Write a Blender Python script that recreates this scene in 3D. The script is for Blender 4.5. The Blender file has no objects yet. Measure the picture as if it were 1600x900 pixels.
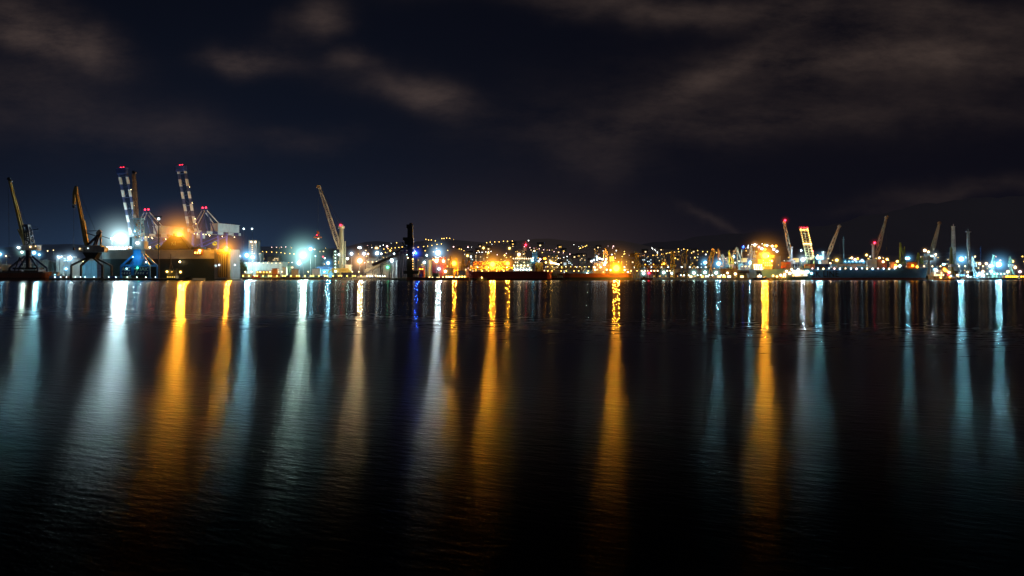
import bpy, bmesh, math, random
from mathutils import Vector, Matrix
random.seed(11)
scene = bpy.context.scene
COL = scene.collection
F, HX, HY, CAMZ = 1066.7, 800.0, 430.0, 6.0
PI = math.pi

def P(px, py, Y):                      # a direction in the view and a distance give a place in the harbour
    return Vector(((px - HX) / F * Y, Y, CAMZ + (HY - py) / F * Y))
def X(px, Y): return (px - HX) / F * Y
def Z(py, Y): return CAMZ + (HY - py) / F * Y
def S(n, Y): return n / F * Y

# ------------------------------------------------------------------ materials
_m = {}
def nodes(name):
    m = bpy.data.materials.new(name); m.use_nodes = True
    nt = m.node_tree; nt.nodes.clear()
    out = nt.nodes.new('ShaderNodeOutputMaterial')
    return m, nt, out
def paint(name, rgb, rough=.55, metal=0., var=.35, scale=.25):
    if name in _m: return _m[name]
    m, nt, out = nodes(name); N, K = nt.nodes.new, nt.links.new
    b = N('ShaderNodeBsdfPrincipled'); b.inputs['Roughness'].default_value = rough
    b.inputs['Metallic'].default_value = metal
    tc = N('ShaderNodeTexCoord'); mp = N('ShaderNodeMapping'); mp.inputs['Scale'].default_value = (1, 1, .25)
    nz = N('ShaderNodeTexNoise'); nz.inputs['Scale'].default_value = scale; nz.inputs['Detail'].default_value = 5
    rp = N('ShaderNodeValToRGB'); e = rp.color_ramp.elements
    e[0].position = .3; e[1].position = .68
    e[0].color = [c * (1 - var) for c in rgb] + [1]; e[1].color = list(rgb) + [1]
    K(tc.outputs['Object'], mp.inputs[0]); K(mp.outputs[0], nz.inputs['Vector']); K(nz.outputs['Fac'], rp.inputs[0])
    K(rp.outputs[0], b.inputs['Base Color']); K(b.outputs[0], out.inputs[0])
    _m[name] = m; return m
def banded(name, a, b_, axis, period, frac, phase=0.):
    """two paints alternating along one local axis (crane booms, hull boot-topping)"""
    if name in _m: return _m[name]
    m, nt, out = nodes(name); N, K = nt.nodes.new, nt.links.new
    b = N('ShaderNodeBsdfPrincipled'); b.inputs['Roughness'].default_value = .5
    tc = N('ShaderNodeTexCoord'); sp = N('ShaderNodeSeparateXYZ'); K(tc.outputs['Object'], sp.inputs[0])
    src = sp.outputs['XYZ'.index(axis)]
    ad = N('ShaderNodeMath'); ad.operation = 'ADD'; ad.inputs[1].default_value = phase; K(src, ad.inputs[0]); src = ad.outputs[0]
    if period:
        md = N('ShaderNodeMath'); md.operation = 'FLOORED_MODULO'; md.inputs[1].default_value = period
        K(src, md.inputs[0]); src = md.outputs[0]
    lt = N('ShaderNodeMath'); lt.operation = 'LESS_THAN'; lt.inputs[1].default_value = frac; K(src, lt.inputs[0])
    mx = N('ShaderNodeMix'); mx.data_type = 'RGBA'; mx.inputs[6].default_value = (*b_, 1); mx.inputs[7].default_value = (*a, 1)
    K(lt.outputs[0], mx.inputs[0])
    nz = N('ShaderNodeTexNoise'); nz.inputs['Scale'].default_value = .12; nz.inputs['Detail'].default_value = 6
    K(tc.outputs['Object'], nz.inputs['Vector'])
    mr = N('ShaderNodeMapRange'); mr.inputs[3].default_value = .6; mr.inputs[4].default_value = 1.15; K(nz.outputs['Fac'], mr.inputs[0])
    vm = N('ShaderNodeVectorMath'); vm.operation = 'SCALE'; K(mx.outputs[2], vm.inputs[0]); K(mr.outputs[0], vm.inputs[3])
    K(vm.outputs[0], b.inputs['Base Color']); K(b.outputs[0], out.inputs[0])
    _m[name] = m; return m
def light_mat(rgb, L):
    k = 'lit_%s_%s' % (rgb, L)
    if k in _m: return _m[k]
    m, nt, out = nodes('lit_lamp'); e = nt.nodes.new('ShaderNodeEmission')
    e.inputs[0].default_value = (*rgb, 1); e.inputs[1].default_value = L
    nt.links.new(e.outputs[0], out.inputs[0]); m.cycles.emission_sampling = 'NONE'; _m[k] = m; return m
def glow_mat(rgb, s):
    """haze lit by the lamp it surrounds: emission-only volume, fading outwards"""
    k = 'glow_%s_%s' % (rgb, s)
    if k in _m: return _m[k]
    m, nt, out = nodes('lit_haze'); N, K = nt.nodes.new, nt.links.new
    tc = N('ShaderNodeTexCoord'); ln = N('ShaderNodeVectorMath'); ln.operation = 'LENGTH'; K(tc.outputs['Object'], ln.inputs[0])
    a = N('ShaderNodeMath'); a.operation = 'SUBTRACT'; a.use_clamp = True; a.inputs[0].default_value = 1.; K(ln.outputs['Value'], a.inputs[1])
    p = N('ShaderNodeMath'); p.operation = 'POWER'; p.inputs[1].default_value = 3.2; K(a.outputs[0], p.inputs[0])
    r = N('ShaderNodeMath'); r.operation = 'ADD'; r.inputs[1].default_value = .055; K(ln.outputs['Value'], r.inputs[0])
    r2 = N('ShaderNodeMath'); r2.operation = 'POWER'; r2.inputs[1].default_value = 1.6; K(r.outputs[0], r2.inputs[0])
    d = N('ShaderNodeMath'); d.operation = 'DIVIDE'; K(p.outputs[0], d.inputs[0]); K(r2.outputs[0], d.inputs[1])
    s_ = N('ShaderNodeMath'); s_.operation = 'MULTIPLY'; s_.inputs[1].default_value = s; K(d.outputs[0], s_.inputs[0])
    e = N('ShaderNodeEmission'); e.inputs[0].default_value = (*rgb, 1); K(s_.outputs[0], e.inputs[1])  # the halo's light is its own; no air scatters the lamp
    K(e.outputs[0], out.inputs['Volume']); _m[k] = m; return m

ORANGE = (1., .365, .022); WARM = (1., .68, .32); GOLD = (1., .58, .12); WHITE = (.74, .95, 1.); CYAN = (.30, .78, 1.)
GREENW = (.66, 1., .88); BLUE = (.02, .09, 1.); RED = (1., .02, .05); GREEN = (.05, 1., .45); PINK = (1., .6, .55)
yellow = paint('crane yellow', (.40, .32, .10)); blue = paint('crane blue', (.03, .10, .42)); dkblue = paint('dark blue', (.02, .035, .09))
navy = paint('navy', (.02, .04, .16)); grey = paint('light grey paint', (.45, .45, .44)); white = paint('white paint', (.72, .72, .70))
dark = paint('dark steel', (.03, .032, .036)); black = paint('black paint', (.012, .012, .013)); steel = paint('grey steel', (.22, .23, .24), .5, .3)
green = paint('pale green paint', (.30, .42, .28)); conc = paint('concrete', (.26, .25, .23), .85); asphalt = paint('asphalt', (.07, .068, .065), .9)
redp = paint('red paint', (.34, .05, .035)); orange = paint('orange paint', (.50, .17, .04)); ochre = paint('ochre paint', (.45, .34, .10))
lgreen = paint('lime paint', (.40, .48, .10)); cyanp = paint('sky blue paint', (.16, .42, .62)); brown = paint('rust brown', (.20, .085, .05))
cream = paint('cream wall', (.55, .50, .42), .8); roofm = paint('roof sheet', (.20, .19, .19), .6); leafm = paint('foliage', (.05, .09, .03), .8)
barkm = paint('bark', (.09, .06, .04), .9); tan = paint('tan steel', (.56, .48, .38))

# ------------------------------------------------------------------ mesh helpers (all in world space)
class MB:
    def __init__(s): s.v = []; s.f = []
    def add(s, vs, fs):
        n = len(s.v); s.v += [Vector(v) for v in vs]; s.f += [tuple(i + n for i in f) for f in fs]; return s
    def box(s, x0, x1, y0, y1, z0, z1):
        return s.add([(x0, y0, z0), (x1, y0, z0), (x1, y1, z0), (x0, y1, z0), (x0, y0, z1), (x1, y0, z1), (x1, y1, z1), (x0, y1, z1)],
                     [(0, 3, 2, 1), (4, 5, 6, 7), (0, 1, 5, 4), (1, 2, 6, 5), (2, 3, 7, 6), (3, 0, 4, 7)])
    def beam(s, a, b, w, h=None, w2=None):
        a, b = Vector(a), Vector(b); h = h or w; k = (w2 / w) if w2 else 1.
        d = (b - a).normalized(); up = Vector((0, 1, 0)) if abs(d.y) < .9 else Vector((0, 0, 1))
        u = d.cross(up).normalized(); v = u.cross(d)
        q = [(-1, -1), (1, -1), (1, 1), (-1, 1)]
        vs = [a + u * (i * w / 2) + v * (j * h / 2) for i, j in q] + [b + u * (i * w * k / 2) + v * (j * h * k / 2) for i, j in q]
        return s.add(vs, [(0, 1, 2, 3), (7, 6, 5, 4), (0, 4, 5, 1), (1, 5, 6, 2), (2, 6, 7, 3), (3, 7, 4, 0)])
    def cyl(s, a, b, r, r2=None, n=12):
        a, b = Vector(a), Vector(b); r2 = r if r2 is None else r2
        d = (b - a).normalized(); up = Vector((0, 1, 0)) if abs(d.y) < .9 else Vector((0, 0, 1))
        u = d.cross(up).normalized(); v = u.cross(d); vs = []
        for c, rr in ((a, r), (b, r2)):
            vs += [c + (u * math.cos(2 * PI * i / n) + v * math.sin(2 * PI * i / n)) * rr for i in range(n)]
        fs = [(i, (i + 1) % n, n + (i + 1) % n, n + i) for i in range(n)] + [tuple(range(n))[::-1], tuple(range(n, 2 * n))]
        return s.add(vs, fs)
    def ball(s, c, r, sub=2, sz=1.):
        bm = bmesh.new(); bmesh.ops.create_icosphere(bm, subdivisions=sub, radius=r)
        vs = [Vector(c) + Vector((v.co.x, v.co.y, v.co.z * sz)) for v in bm.verts]; fs = [tuple(v.index for v in f.verts) for f in bm.faces]
        bm.free(); return s.add(vs, fs)
    def lattice(s, a, b, w0, w1, n, t, belly=0.):
        """four chords with zig-zag bracing, from width w0 at a to w1 at b"""
        a, b = Vector(a), Vector(b); d = (b - a).normalized(); up = Vector((0, 1, 0)) if abs(d.y) < .9 else Vector((0, 0, 1))
        u = d.cross(up).normalized(); v = u.cross(d); L = (b - a).length
        def ring(k):
            w = w0 + (w1 - w0) * k / n
            if belly: w += belly * math.sin(PI * k / n)
            c = a + d * (L * k / n); return [c + u * (i * w / 2) + v * (j * w / 2) for i, j in ((-1, -1), (1, -1), (1, 1), (-1, 1))]
        R = [ring(k) for k in range(n + 1)]
        for k in range(n):
            for i in range(4):
                s.beam(R[k][i], R[k + 1][i], t)
                j = (i + 1) % 4
                if k % 2: s.beam(R[k][i], R[k + 1][j], t * .6)
                else: s.beam(R[k][j], R[k + 1][i], t * .6)
                if k % 2 == 0: s.beam(R[k][i], R[k][j], t * .6)
        return s
    def gable(s, x0, x1, y0, y1, z0, h, along='x', over=.6):
        x0 -= over; x1 += over; y0 -= over; y1 += over
        if along == 'x':
            m = (y0 + y1) / 2; vs = [(x0, y0, z0), (x1, y0, z0), (x1, y1, z0), (x0, y1, z0), (x0, m, z0 + h), (x1, m, z0 + h)]
            fs = [(0, 1, 5, 4), (2, 3, 4, 5), (1, 2, 5), (3, 0, 4), (0, 3, 2, 1)]
        else:
            m = (x0 + x1) / 2; vs = [(x0, y0, z0), (x1, y0, z0), (x1, y1, z0), (x0, y1, z0), (m, y0, z0 + h), (m, y1, z0 + h)]
            fs = [(0, 1, 4), (1, 2, 5, 4), (2, 3, 5), (3, 0, 4, 5), (0, 3, 2, 1)]
        return s.add(vs, fs)
    def prism(s, pts, y0, y1):
        """outline in x,z pushed through in y"""
        n = len(pts); vs = [(x, y0, z) for x, z in pts] + [(x, y1, z) for x, z in pts]
        return s.add(vs, [tuple(range(n)), tuple(range(2 * n - 1, n - 1, -1))] + [(i, n + i, n + (i + 1) % n, (i + 1) % n) for i in range(n)])
    def map(s, M, start=0):
        s.v = [M @ v if i >= start else v for i, v in enumerate(s.v)]; return s
    def build(s, name, mat, parent=None, smooth=False, origin=None):
        me = bpy.data.meshes.new(name)
        W = WM.get(parent.name, Matrix()) if parent else (Matrix.Translation(origin) if origin is not None else Matrix())
        inv = W.inverted()
        me.from_pydata([inv @ v for v in s.v], [], s.f); me.validate(); me.update()
        bm = bmesh.new(); bm.from_mesh(me); bmesh.ops.recalc_face_normals(bm, faces=bm.faces); bm.to_mesh(me); bm.free()
        me.materials.append(mat)
        if smooth: me.polygons.foreach_set('use_smooth', [True] * len(me.polygons))
        o = bpy.data.objects.new(name, me); COL.objects.link(o)
        if parent: o.parent = parent; WM[o.name] = W
        else: o.matrix_world = W; WM[o.name] = W
        return o
WM = {}
def thing(name, label, cat, loc, rz=0., group=None):
    o = bpy.data.objects.new(name, None); COL.objects.link(o); o.empty_display_size = 2
    o.location = loc; o.rotation_euler = (0, 0, rz); o['label'] = label; o['category'] = cat
    if group: o['group'] = group
    WM[o.name] = Matrix.Translation(loc) @ Matrix.Rotation(rz, 4, 'Z'); return o
def tag(o, label, cat, group=None):
    o['label'] = label; o['category'] = cat
    if group: o['group'] = group
    return o
def struct(o): o['kind'] = 'structure'; return o
_ball = {}
def unit_ball(sub=3):
    if sub not in _ball:
        me = bpy.data.meshes.new('haze_ball'); bm = bmesh.new(); bmesh.ops.create_icosphere(bm, subdivisions=sub, radius=1.); bm.to_mesh(me); bm.free(); _ball[sub] = me
    return _ball[sub]
def place_in(o, parent, W):
    o.parent = parent; o.matrix_local = WM[parent.name].inverted() @ W; WM[o.name] = W
HALO = {}
def glow(parent, c, R, rgb, s):
    rgb = {WHITE: (.42, .72, 1.), GREENW: (.40, .85, .80), WARM: (1., .52, .22), CYAN: (.18, .58, 1.)}.get(rgb, rgb); s *= .8; R *= 1.25
    me = unit_ball().copy(); me.materials.append(glow_mat(rgb, round(s / R, 5)))
    o = bpy.data.objects.new('glow', me); COL.objects.link(o)
    place_in(o, parent, Matrix.Translation(c) @ Matrix.Scale(R, 4)); return o
def bulb(parent, c, r, rgb, L, g=0., gs=1., name='lamp', sub=2):
    L = L * .45 if L <= 90 else L
    q = L * r * r * (2.6 if L * r * r > 1000 else .72)
    o = MB().ball(c, r, sub).build(name, light_mat(rgb, min(L, 14.)), parent, True)
    if q > 22:                                  # the lamps that really light the port
        ld = bpy.data.lights.new('lamp_light', 'POINT'); ld.shadow_soft_size = r * 1.04; ld.color = rgb; ld.energy = 4 * PI * PI * q
        lo = bpy.data.objects.new('lamp_light', ld); COL.objects.link(lo); place_in(lo, o, Matrix.Translation(c))
    if g: glow(o, Vector(c), g, rgb, gs)
    return o
def lettering(text, parent, loc, size, mat, rz=0., name='lettering', sx=1., font_gap=1.):
    cu = bpy.data.curves.new('txt', 'FONT'); cu.body = text; cu.size = size; cu.extrude = .06; cu.space_character = font_gap; cu.offset = size * .018
    t = bpy.data.objects.new('txt', cu); COL.objects.link(t)
    me = bpy.data.meshes.new_from_object(t); bpy.data.objects.remove(t); me.materials.clear(); me.materials.append(mat)
    o = bpy.data.objects.new(name, me); COL.objects.link(o)
    W = Matrix.Translation(loc) @ Matrix.Rotation(rz, 4, 'Z') @ Matrix.Rotation(PI / 2, 4, 'X') @ Matrix.Scale(sx, 4, (1, 0, 0))
    place_in(o, parent, W); return o

QZ = 2.4       # quay height above the water
# ------------------------------------------------------------------ camera, sky
cam = bpy.data.cameras.new('camera'); co = bpy.data.objects.new('camera', cam); COL.objects.link(co)
cam.lens = 24; cam.sensor_width = 36; cam.shift_y = -20 / 1600; cam.clip_end = 60000; cam.clip_start = .1
co.location = (0, 0, CAMZ); co.rotation_euler = (PI / 2, 0, 0); scene.camera = co

world = bpy.data.worlds.new('World'); scene.world = world; world.use_nodes = True
nt = world.node_tree; nt.nodes.clear(); N, K = nt.nodes.new, nt.links.new
def mth(op, a, b=None, clamp=False):
    n = N('ShaderNodeMath'); n.operation = op; n.use_clamp = clamp
    for i, q in enumerate((a, b)):
        if q is None: continue
        if isinstance(q, (int, float)): n.inputs[i].default_value = q
        else: K(q, n.inputs[i])
    return n.outputs[0]
tc = N('ShaderNodeTexCoord'); sp = N('ShaderNodeSeparateXYZ'); K(tc.outputs['Generated'], sp.inputs[0])
yy = mth('MAXIMUM', mth('ABSOLUTE', sp.outputs[1]), .05)
u0 = mth('DIVIDE', sp.outputs[0], yy); v0 = mth('DIVIDE', sp.outputs[2], yy)
cb = N('ShaderNodeCombineXYZ'); K(u0, cb.inputs[0]); K(v0, cb.inputs[1])
wn = N('ShaderNodeTexNoise'); wn.inputs['Scale'].default_value = 6; wn.inputs['Detail'].default_value = 4; wn.inputs['Roughness'].default_value = .5
K(cb.outputs[0], wn.inputs['Vector'])
ws = N('ShaderNodeSeparateColor'); K(wn.outputs['Color'], ws.inputs[0])
u = mth('ADD', u0, mth('MULTIPLY', mth('SUBTRACT', ws.outputs[0], .5), .16))
v = mth('ADD', v0, mth('MULTIPLY', mth('SUBTRACT', ws.outputs[1], .5), .09))
mp = N('ShaderNodeMapping'); K(cb.outputs[0], mp.inputs[0]); mp.inputs['Rotation'].default_value = (0, 0, .25); mp.inputs['Scale'].default_value = (2.2, 6, 1)
cn = N('ShaderNodeTexNoise'); cn.inputs['Scale'].default_value = 1.6; cn.inputs['Detail'].default_value = 8; cn.inputs['Roughness'].default_value = .68; K(mp.outputs[0], cn.inputs['Vector'])
cl = N('ShaderNodeMapRange'); K(cn.outputs['Fac'], cl.inputs[0]); cl.inputs[1].default_value = .36; cl.inputs[2].default_value = .66; cl.inputs[3].default_value = .2; cl.inputs[4].default_value = 1.4
def blob(px, py, sx, sy, rot, k, U=None, V=None):
    U, V = U or u, V or v
    cx, cy = (px - HX) / F, (HY - py) / F; c, s_ = math.cos(math.radians(rot)), math.sin(math.radians(rot))
    dx, dy = mth('SUBTRACT', U, cx), mth('SUBTRACT', V, cy)
    a = mth('DIVIDE', mth('ADD', mth('MULTIPLY', dx, c), mth('MULTIPLY', dy, s_)), sx / F)
    b = mth('DIVIDE', mth('SUBTRACT', mth('MULTIPLY', dy, c), mth('MULTIPLY', dx, s_)), sy / F)
    r = mth('ADD', mth('MULTIPLY', a, a), mth('MULTIPLY', b, b))
    return mth('MULTIPLY', mth('EXPONENT', mth('MULTIPLY', r, -.5)), k)
def total(L):
    t = L[0]
    for q in L[1:]: t = mth('ADD', t, q)
    return t
clouds = total([blob(*a) for a in [
    (30, 30, 60, 32, -25, .75), (110, 70, 55, 22, -15, .85), (400, 96, 42, 17, -8, .85), (545, 90, 28, 14, 0, .5), (490, 28, 34, 17, 15, .75),
    (650, 150, 58, 19, -10, .85), (100, 180, 120, 34, -5, .24), (20, 130, 60, 24, 0, .2), (470, 225, 50, 12, 0, .22), (280, 210, 60, 25, -10, .2),
    (1420, 88, 160, 24, 3, .74), (1130, 100, 100, 17, 28, .5), (1050, 8, 170, 17, -4, .62), (1480, 20, 120, 20, 0, .45), (1250, 190, 240, 18, 3, .25),
    (1300, 150, 240, 50, 0, .16), (945, 260, 45, 22, 0, .22), (1000, 180, 160, 40, 10, .2), (1510, 304, 120, 10, 4, .22), (1440, 330, 90, 5, -3, .12), (1110, 352, 36, 5, -24, .3), (700, 60, 60, 20, 0, .0)]])
clouds = mth('MULTIPLY', clouds, cl.outputs[0])
# clear sky: navy overhead, the port's haze low down, bluish to the west and brown over the town
bg = N('ShaderNodeCombineColor')
elev = mth('MAXIMUM', v0, 0.)
hz = mth('EXPONENT', mth('MULTIPLY', elev, -5.5))
hz2 = mth('EXPONENT', mth('MULTIPLY', elev, -16.))
left = mth('EXPONENT', mth('MULTIPLY', mth('POWER', mth('DIVIDE', mth('ADD', u0, .50), .38), 2), -.5))
mid = blob(790, 400, 150, 55, 0, 1., u0, v0); lglow = blob(250, 400, 240, 50, 0, 1., u0, v0); rglow = blob(1500, 410, 160, 22, 0, 1., u0, v0); og = blob(1200, 400, 70, 22, 0, 1., u0, v0)
def chan(zen, h, lf, cld, m, lg, rg, o_):
    return total([mth('ADD', zen, mth('MULTIPLY', hz, h)), mth('MULTIPLY', mth('MULTIPLY', hz, left), lf), mth('MULTIPLY', clouds, cld), mth('MULTIPLY', mid, m),
                  mth('MULTIPLY', lglow, lg), mth('MULTIPLY', rglow, rg), mth('MULTIPLY', og, o_)])
K(chan(.0018, .0050, .0045, .0450, .0250, .0070, .0030, .0090), bg.inputs[0])
K(chan(.0021, .0040, .0125, .0300, .0135, .0190, .0045, .0050), bg.inputs[1])
K(chan(.0048, .0060, .0290, .0225, .0070, .0380, .0100, .0020), bg.inputs[2])
sky = N('ShaderNodeTexSky'); sky.sky_type = 'NISHITA'; sky.sun_disc = False; sky.sun_elevation = math.radians(-4); sky.sun_rotation = math.radians(200)
sk = N('ShaderNodeVectorMath'); sk.operation = 'SCALE'; sk.inputs[3].default_value = .01; K(sky.outputs[0], sk.inputs[0])
sm = N('ShaderNodeVectorMath'); K(bg.outputs[0], sm.inputs[0]); K(sk.outputs[0], sm.inputs[1])
b = N('ShaderNodeBackground'); K(sm.outputs[0], b.inputs[0]); b.inputs[1].default_value = 1.
wo = N('ShaderNodeOutputWorld'); K(b.outputs[0], wo.inputs[0])
world.cycles.sampling_method = 'MANUAL'; world.cycles.sample_map_resolution = 256
sl = bpy.data.lights.new('moon', 'SUN'); sl.energy = .05; sl.angle = math.radians(.5); sl.color = (1., .9, .8)
so = bpy.data.objects.new('moon', sl); COL.objects.link(so); so.rotation_euler = (math.radians(50), 0, math.radians(-30))

# ------------------------------------------------------------------ water
m, nt, out = nodes('harbour water'); N, K = nt.nodes.new, nt.links.new
geo = N('ShaderNodeNewGeometry'); sp = N('ShaderNodeSeparateXYZ'); K(geo.outputs['Position'], sp.inputs[0])
def mr(src, a, b, c, d, interp='SMOOTHSTEP'):
    n = N('ShaderNodeMapRange'); n.interpolation_type = interp; K(src, n.inputs[0])
    for i, q in enumerate((a, b, c, d)): n.inputs[1 + i].default_value = q
    return n.outputs[0]
def noise(scale, det, vec, rough=.5, dist=0.):
    n = N('ShaderNodeTexNoise'); n.inputs['Scale'].default_value = scale; n.inputs['Detail'].default_value = det
    n.inputs['Roughness'].default_value = rough; n.inputs['Distortion'].default_value = dist; K(vec, n.inputs['Vector']); return n.outputs['Fac']
def mapping(vec, sc, rz):
    n = N('ShaderNodeMapping'); n.vector_type = 'TEXTURE'; K(vec, n.inputs[0]); n.inputs['Scale'].default_value = sc; n.inputs['Rotation'].default_value = (0, 0, rz); return n.outputs[0]
Pv = geo.outputs['Position']
wob = noise(.012, 3, Pv)
q = mth('ADD', mth('ADD', sp.outputs[1], mth('MULTIPLY', sp.outputs[0], .27)), mth('MULTIPLY', mth('SUBTRACT', wob, .5), 40.))   # distance past the edge of the ruffled water
dith = noise(.9, 3, mapping(Pv, (3., .6, 1), .1), .7)
near = mr(mth('ADD', q, mth('MULTIPLY', mth('SUBTRACT', dith, .5), 130.)), 76, 86, 1., 0.)                    # 1 on the ruffled foreground, 0 on the sheltered basin
farz = mr(q, 138, 152, 0., 1.)
gust = noise(.02, 4, mapping(Pv, (1.8, .7, 1), .1))
alpha = mth('ADD', mth('MULTIPLY', near, .046), .033)
alpha = mth('MULTIPLY', alpha, mr(gust, .3, .7, .965, 1.12))
rough = mth('POWER', alpha, .5)
# waves: short-crested ripples; crests run obliquely to the shore
w1 = noise(2.6, 3, mapping(Pv, (.6, 1.8, 1), 1.2), .55)
w2 = noise(9., 3, mapping(Pv, (.6, 1.7, 1), 1.15), .6)
w3 = noise(1.0, 3, mapping(Pv, (.6, 2.6, 1), 1.25))
bump = N('ShaderNodeBump'); bump.inputs['Strength'].default_value = 1.; bump.inputs['Distance'].default_value = 1.
hgt = mth('ADD', mth('ADD', mth('MULTIPLY', w1, .046), mth('MULTIPLY', w2, .012)), mth('MULTIPLY', w3, .06))
cd = N('ShaderNodeCameraData')
amp = mth('ADD', mr(q, 12, 62, 1., .04), 0.)
hgt = mth('MULTIPLY', hgt, mth('MULTIPLY', amp, mr(q, 60, 110, 1., .25)))
K(hgt, bump.inputs['Height'])
gl = N('ShaderNodeBsdfAnisotropic'); gl.distribution = 'BECKMANN'; K(rough, gl.inputs['Roughness'])
gl.inputs['Anisotropy'].default_value = .64
tv = N('ShaderNodeCombineXYZ'); tv.inputs[0].default_value = math.cos(math.radians(-22)); tv.inputs[1].default_value = math.sin(math.radians(-22))
K(tv.outputs[0], gl.inputs['Tangent']); K(bump.outputs[0], gl.inputs['Normal'])
basin_dim = mr(mth('ADD', sp.outputs[0], mth('MULTIPLY', sp.outputs[1], .26)), -18, 22, .85, .5)  # reflections dimmed through the colour over the basin, less at the left
base_r = mth('SUBTRACT', basin_dim, mth('MULTIPLY', farz, .08))
refl = mth('ADD', mth('MULTIPLY', base_r, mth('SUBTRACT', 1., near)), near)
refl = mth('MULTIPLY', refl, mr(sp.outputs[1], 14.5, 35, .02, 1.))  # reflections painted darker towards the camera
cc = N('ShaderNodeCombineColor'); [K(refl, cc.inputs[i]) for i in range(3)]; K(cc.outputs[0], gl.inputs['Color'])
df = N('ShaderNodeBsdfDiffuse'); df.inputs[0].default_value = (.004, .006, .009, 1)
fr = N('ShaderNodeFresnel'); fr.inputs[0].default_value = 1.333; K(bump.outputs[0], fr.inputs['Normal'])
mx = N('ShaderNodeMixShader'); K(mth('MINIMUM', mth('POWER', fr.outputs[0], .85), 1.), mx.inputs[0]); K(df.outputs[0], mx.inputs[1]); K(gl.outputs[0], mx.inputs[2]); K(mx.outputs[0], out.inputs[0])
w = MB(); w.add([(-9000, -60, 0), (9000, -60, 0), (9000, 9000, 0), (-9000, 9000, 0)], [(0, 1, 2, 3)])
struct(w.build('water', m))

# ------------------------------------------------------------------ land: quays, ground, hills
def hill_h(x, y):
    t = max(0., min(1., (y - 1700) / 2100.))
    pxx = HX + x / y * F
    ridge = 155 + 9 * math.sin(x / 430. + 1) + 9 * math.sin(x / 190.) + 8 * math.sin(x / 71.)
    ridge *= (.94 + .26 * math.exp(-((pxx - 720) / 190.) ** 2)) * (1 - .24 * max(0., min(1., (pxx - 1190) / 120.)))
    s = t * t * (3 - 2 * t)
    return QZ - .1 + ridge * s * (1 + .1 * math.sin(x / 160. + y / 210.)) + (8 * math.sin(x / 90. + 2) * math.sin(y / 130.) * t)
gm = paint('quay ground', (.12, .115, .105), .9, 0, .4, .05)
hm = paint('hill scrub', (.10, .085, .07), .95, 0, .6, .02)
h = MB(); nx, ny = 150, 34
xs = [-5200 + 10400 * i / nx for i in range(nx + 1)]; ys = [1650 + 2700 * j / ny for j in range(ny + 1)]
h.add([(x_, y_, hill_h(x_, y_) if j < ny else -5) for j, y_ in enumerate(ys) for x_ in xs],
      [(j * (nx + 1) + i, j * (nx + 1) + i + 1, (j + 1) * (nx + 1) + i + 1, (j + 1) * (nx + 1) + i) for j in range(ny) for i in range(nx)])
# haze painted as emission on the slope: bluish to the west, brown above the town
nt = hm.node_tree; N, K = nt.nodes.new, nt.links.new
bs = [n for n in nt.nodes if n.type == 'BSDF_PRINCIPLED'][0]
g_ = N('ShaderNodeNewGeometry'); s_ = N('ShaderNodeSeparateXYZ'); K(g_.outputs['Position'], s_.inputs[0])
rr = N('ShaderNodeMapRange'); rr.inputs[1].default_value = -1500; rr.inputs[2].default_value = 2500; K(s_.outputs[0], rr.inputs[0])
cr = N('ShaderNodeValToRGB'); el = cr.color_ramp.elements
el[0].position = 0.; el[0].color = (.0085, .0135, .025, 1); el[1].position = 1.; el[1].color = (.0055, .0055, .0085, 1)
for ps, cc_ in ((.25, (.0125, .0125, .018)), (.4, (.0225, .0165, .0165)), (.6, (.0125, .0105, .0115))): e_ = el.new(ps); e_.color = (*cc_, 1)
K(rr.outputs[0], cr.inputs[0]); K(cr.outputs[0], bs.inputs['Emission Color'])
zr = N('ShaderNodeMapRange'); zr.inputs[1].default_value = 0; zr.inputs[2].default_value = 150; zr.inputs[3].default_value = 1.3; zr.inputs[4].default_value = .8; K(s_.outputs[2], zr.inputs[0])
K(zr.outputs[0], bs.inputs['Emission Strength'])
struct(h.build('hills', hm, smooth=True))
# the far mountain ridge at the right, nearly lost in the night sky
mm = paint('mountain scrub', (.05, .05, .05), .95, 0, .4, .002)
mb_ = [n for n in mm.node_tree.nodes if n.type == 'BSDF_PRINCIPLED'][0]; mb_.inputs['Emission Color'].default_value = (.0066, .0060, .0084, 1); mb_.inputs['Emission Strength'].default_value = 1.  # even emission paints the night haze onto the ridge
prof = [(820, 404), (930, 392), (1040, 378), (1120, 366), (1210, 362), (1290, 352), (1370, 334), (1450, 318), (1530, 309), (1620, 306), (1750, 318), (1900, 350)]
mo = MB(); pts = []
for (a_, b_), (c_, d_) in zip(prof, prof[1:]):
    for k in range(6): f_ = k / 6; s_ = f_ * f_ * (3 - 2 * f_); pts.append((a_ + (c_ - a_) * f_, b_ + (d_ - b_) * s_ + 1.2 * math.sin(a_ + k * 2.3)))
rings = [[(X(px_, 8400), 8400 - w_, -10 + (Z(py_, 8400) + 10) * h_) for px_, py_ in pts] for w_, h_ in ((1900, 0), (1300, .22), (700, .55), (250, .86), (0, 1.), (-400, .6))]
nn = len(pts); mo.add([v_ for r_ in rings for v_ in r_], [(j * nn + i, j * nn + i + 1, (j + 1) * nn + i + 1, (j + 1) * nn + i) for j in range(5) for i in range(nn - 1)])
struct(mo.build('mountain', mm, smooth=True))
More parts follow.
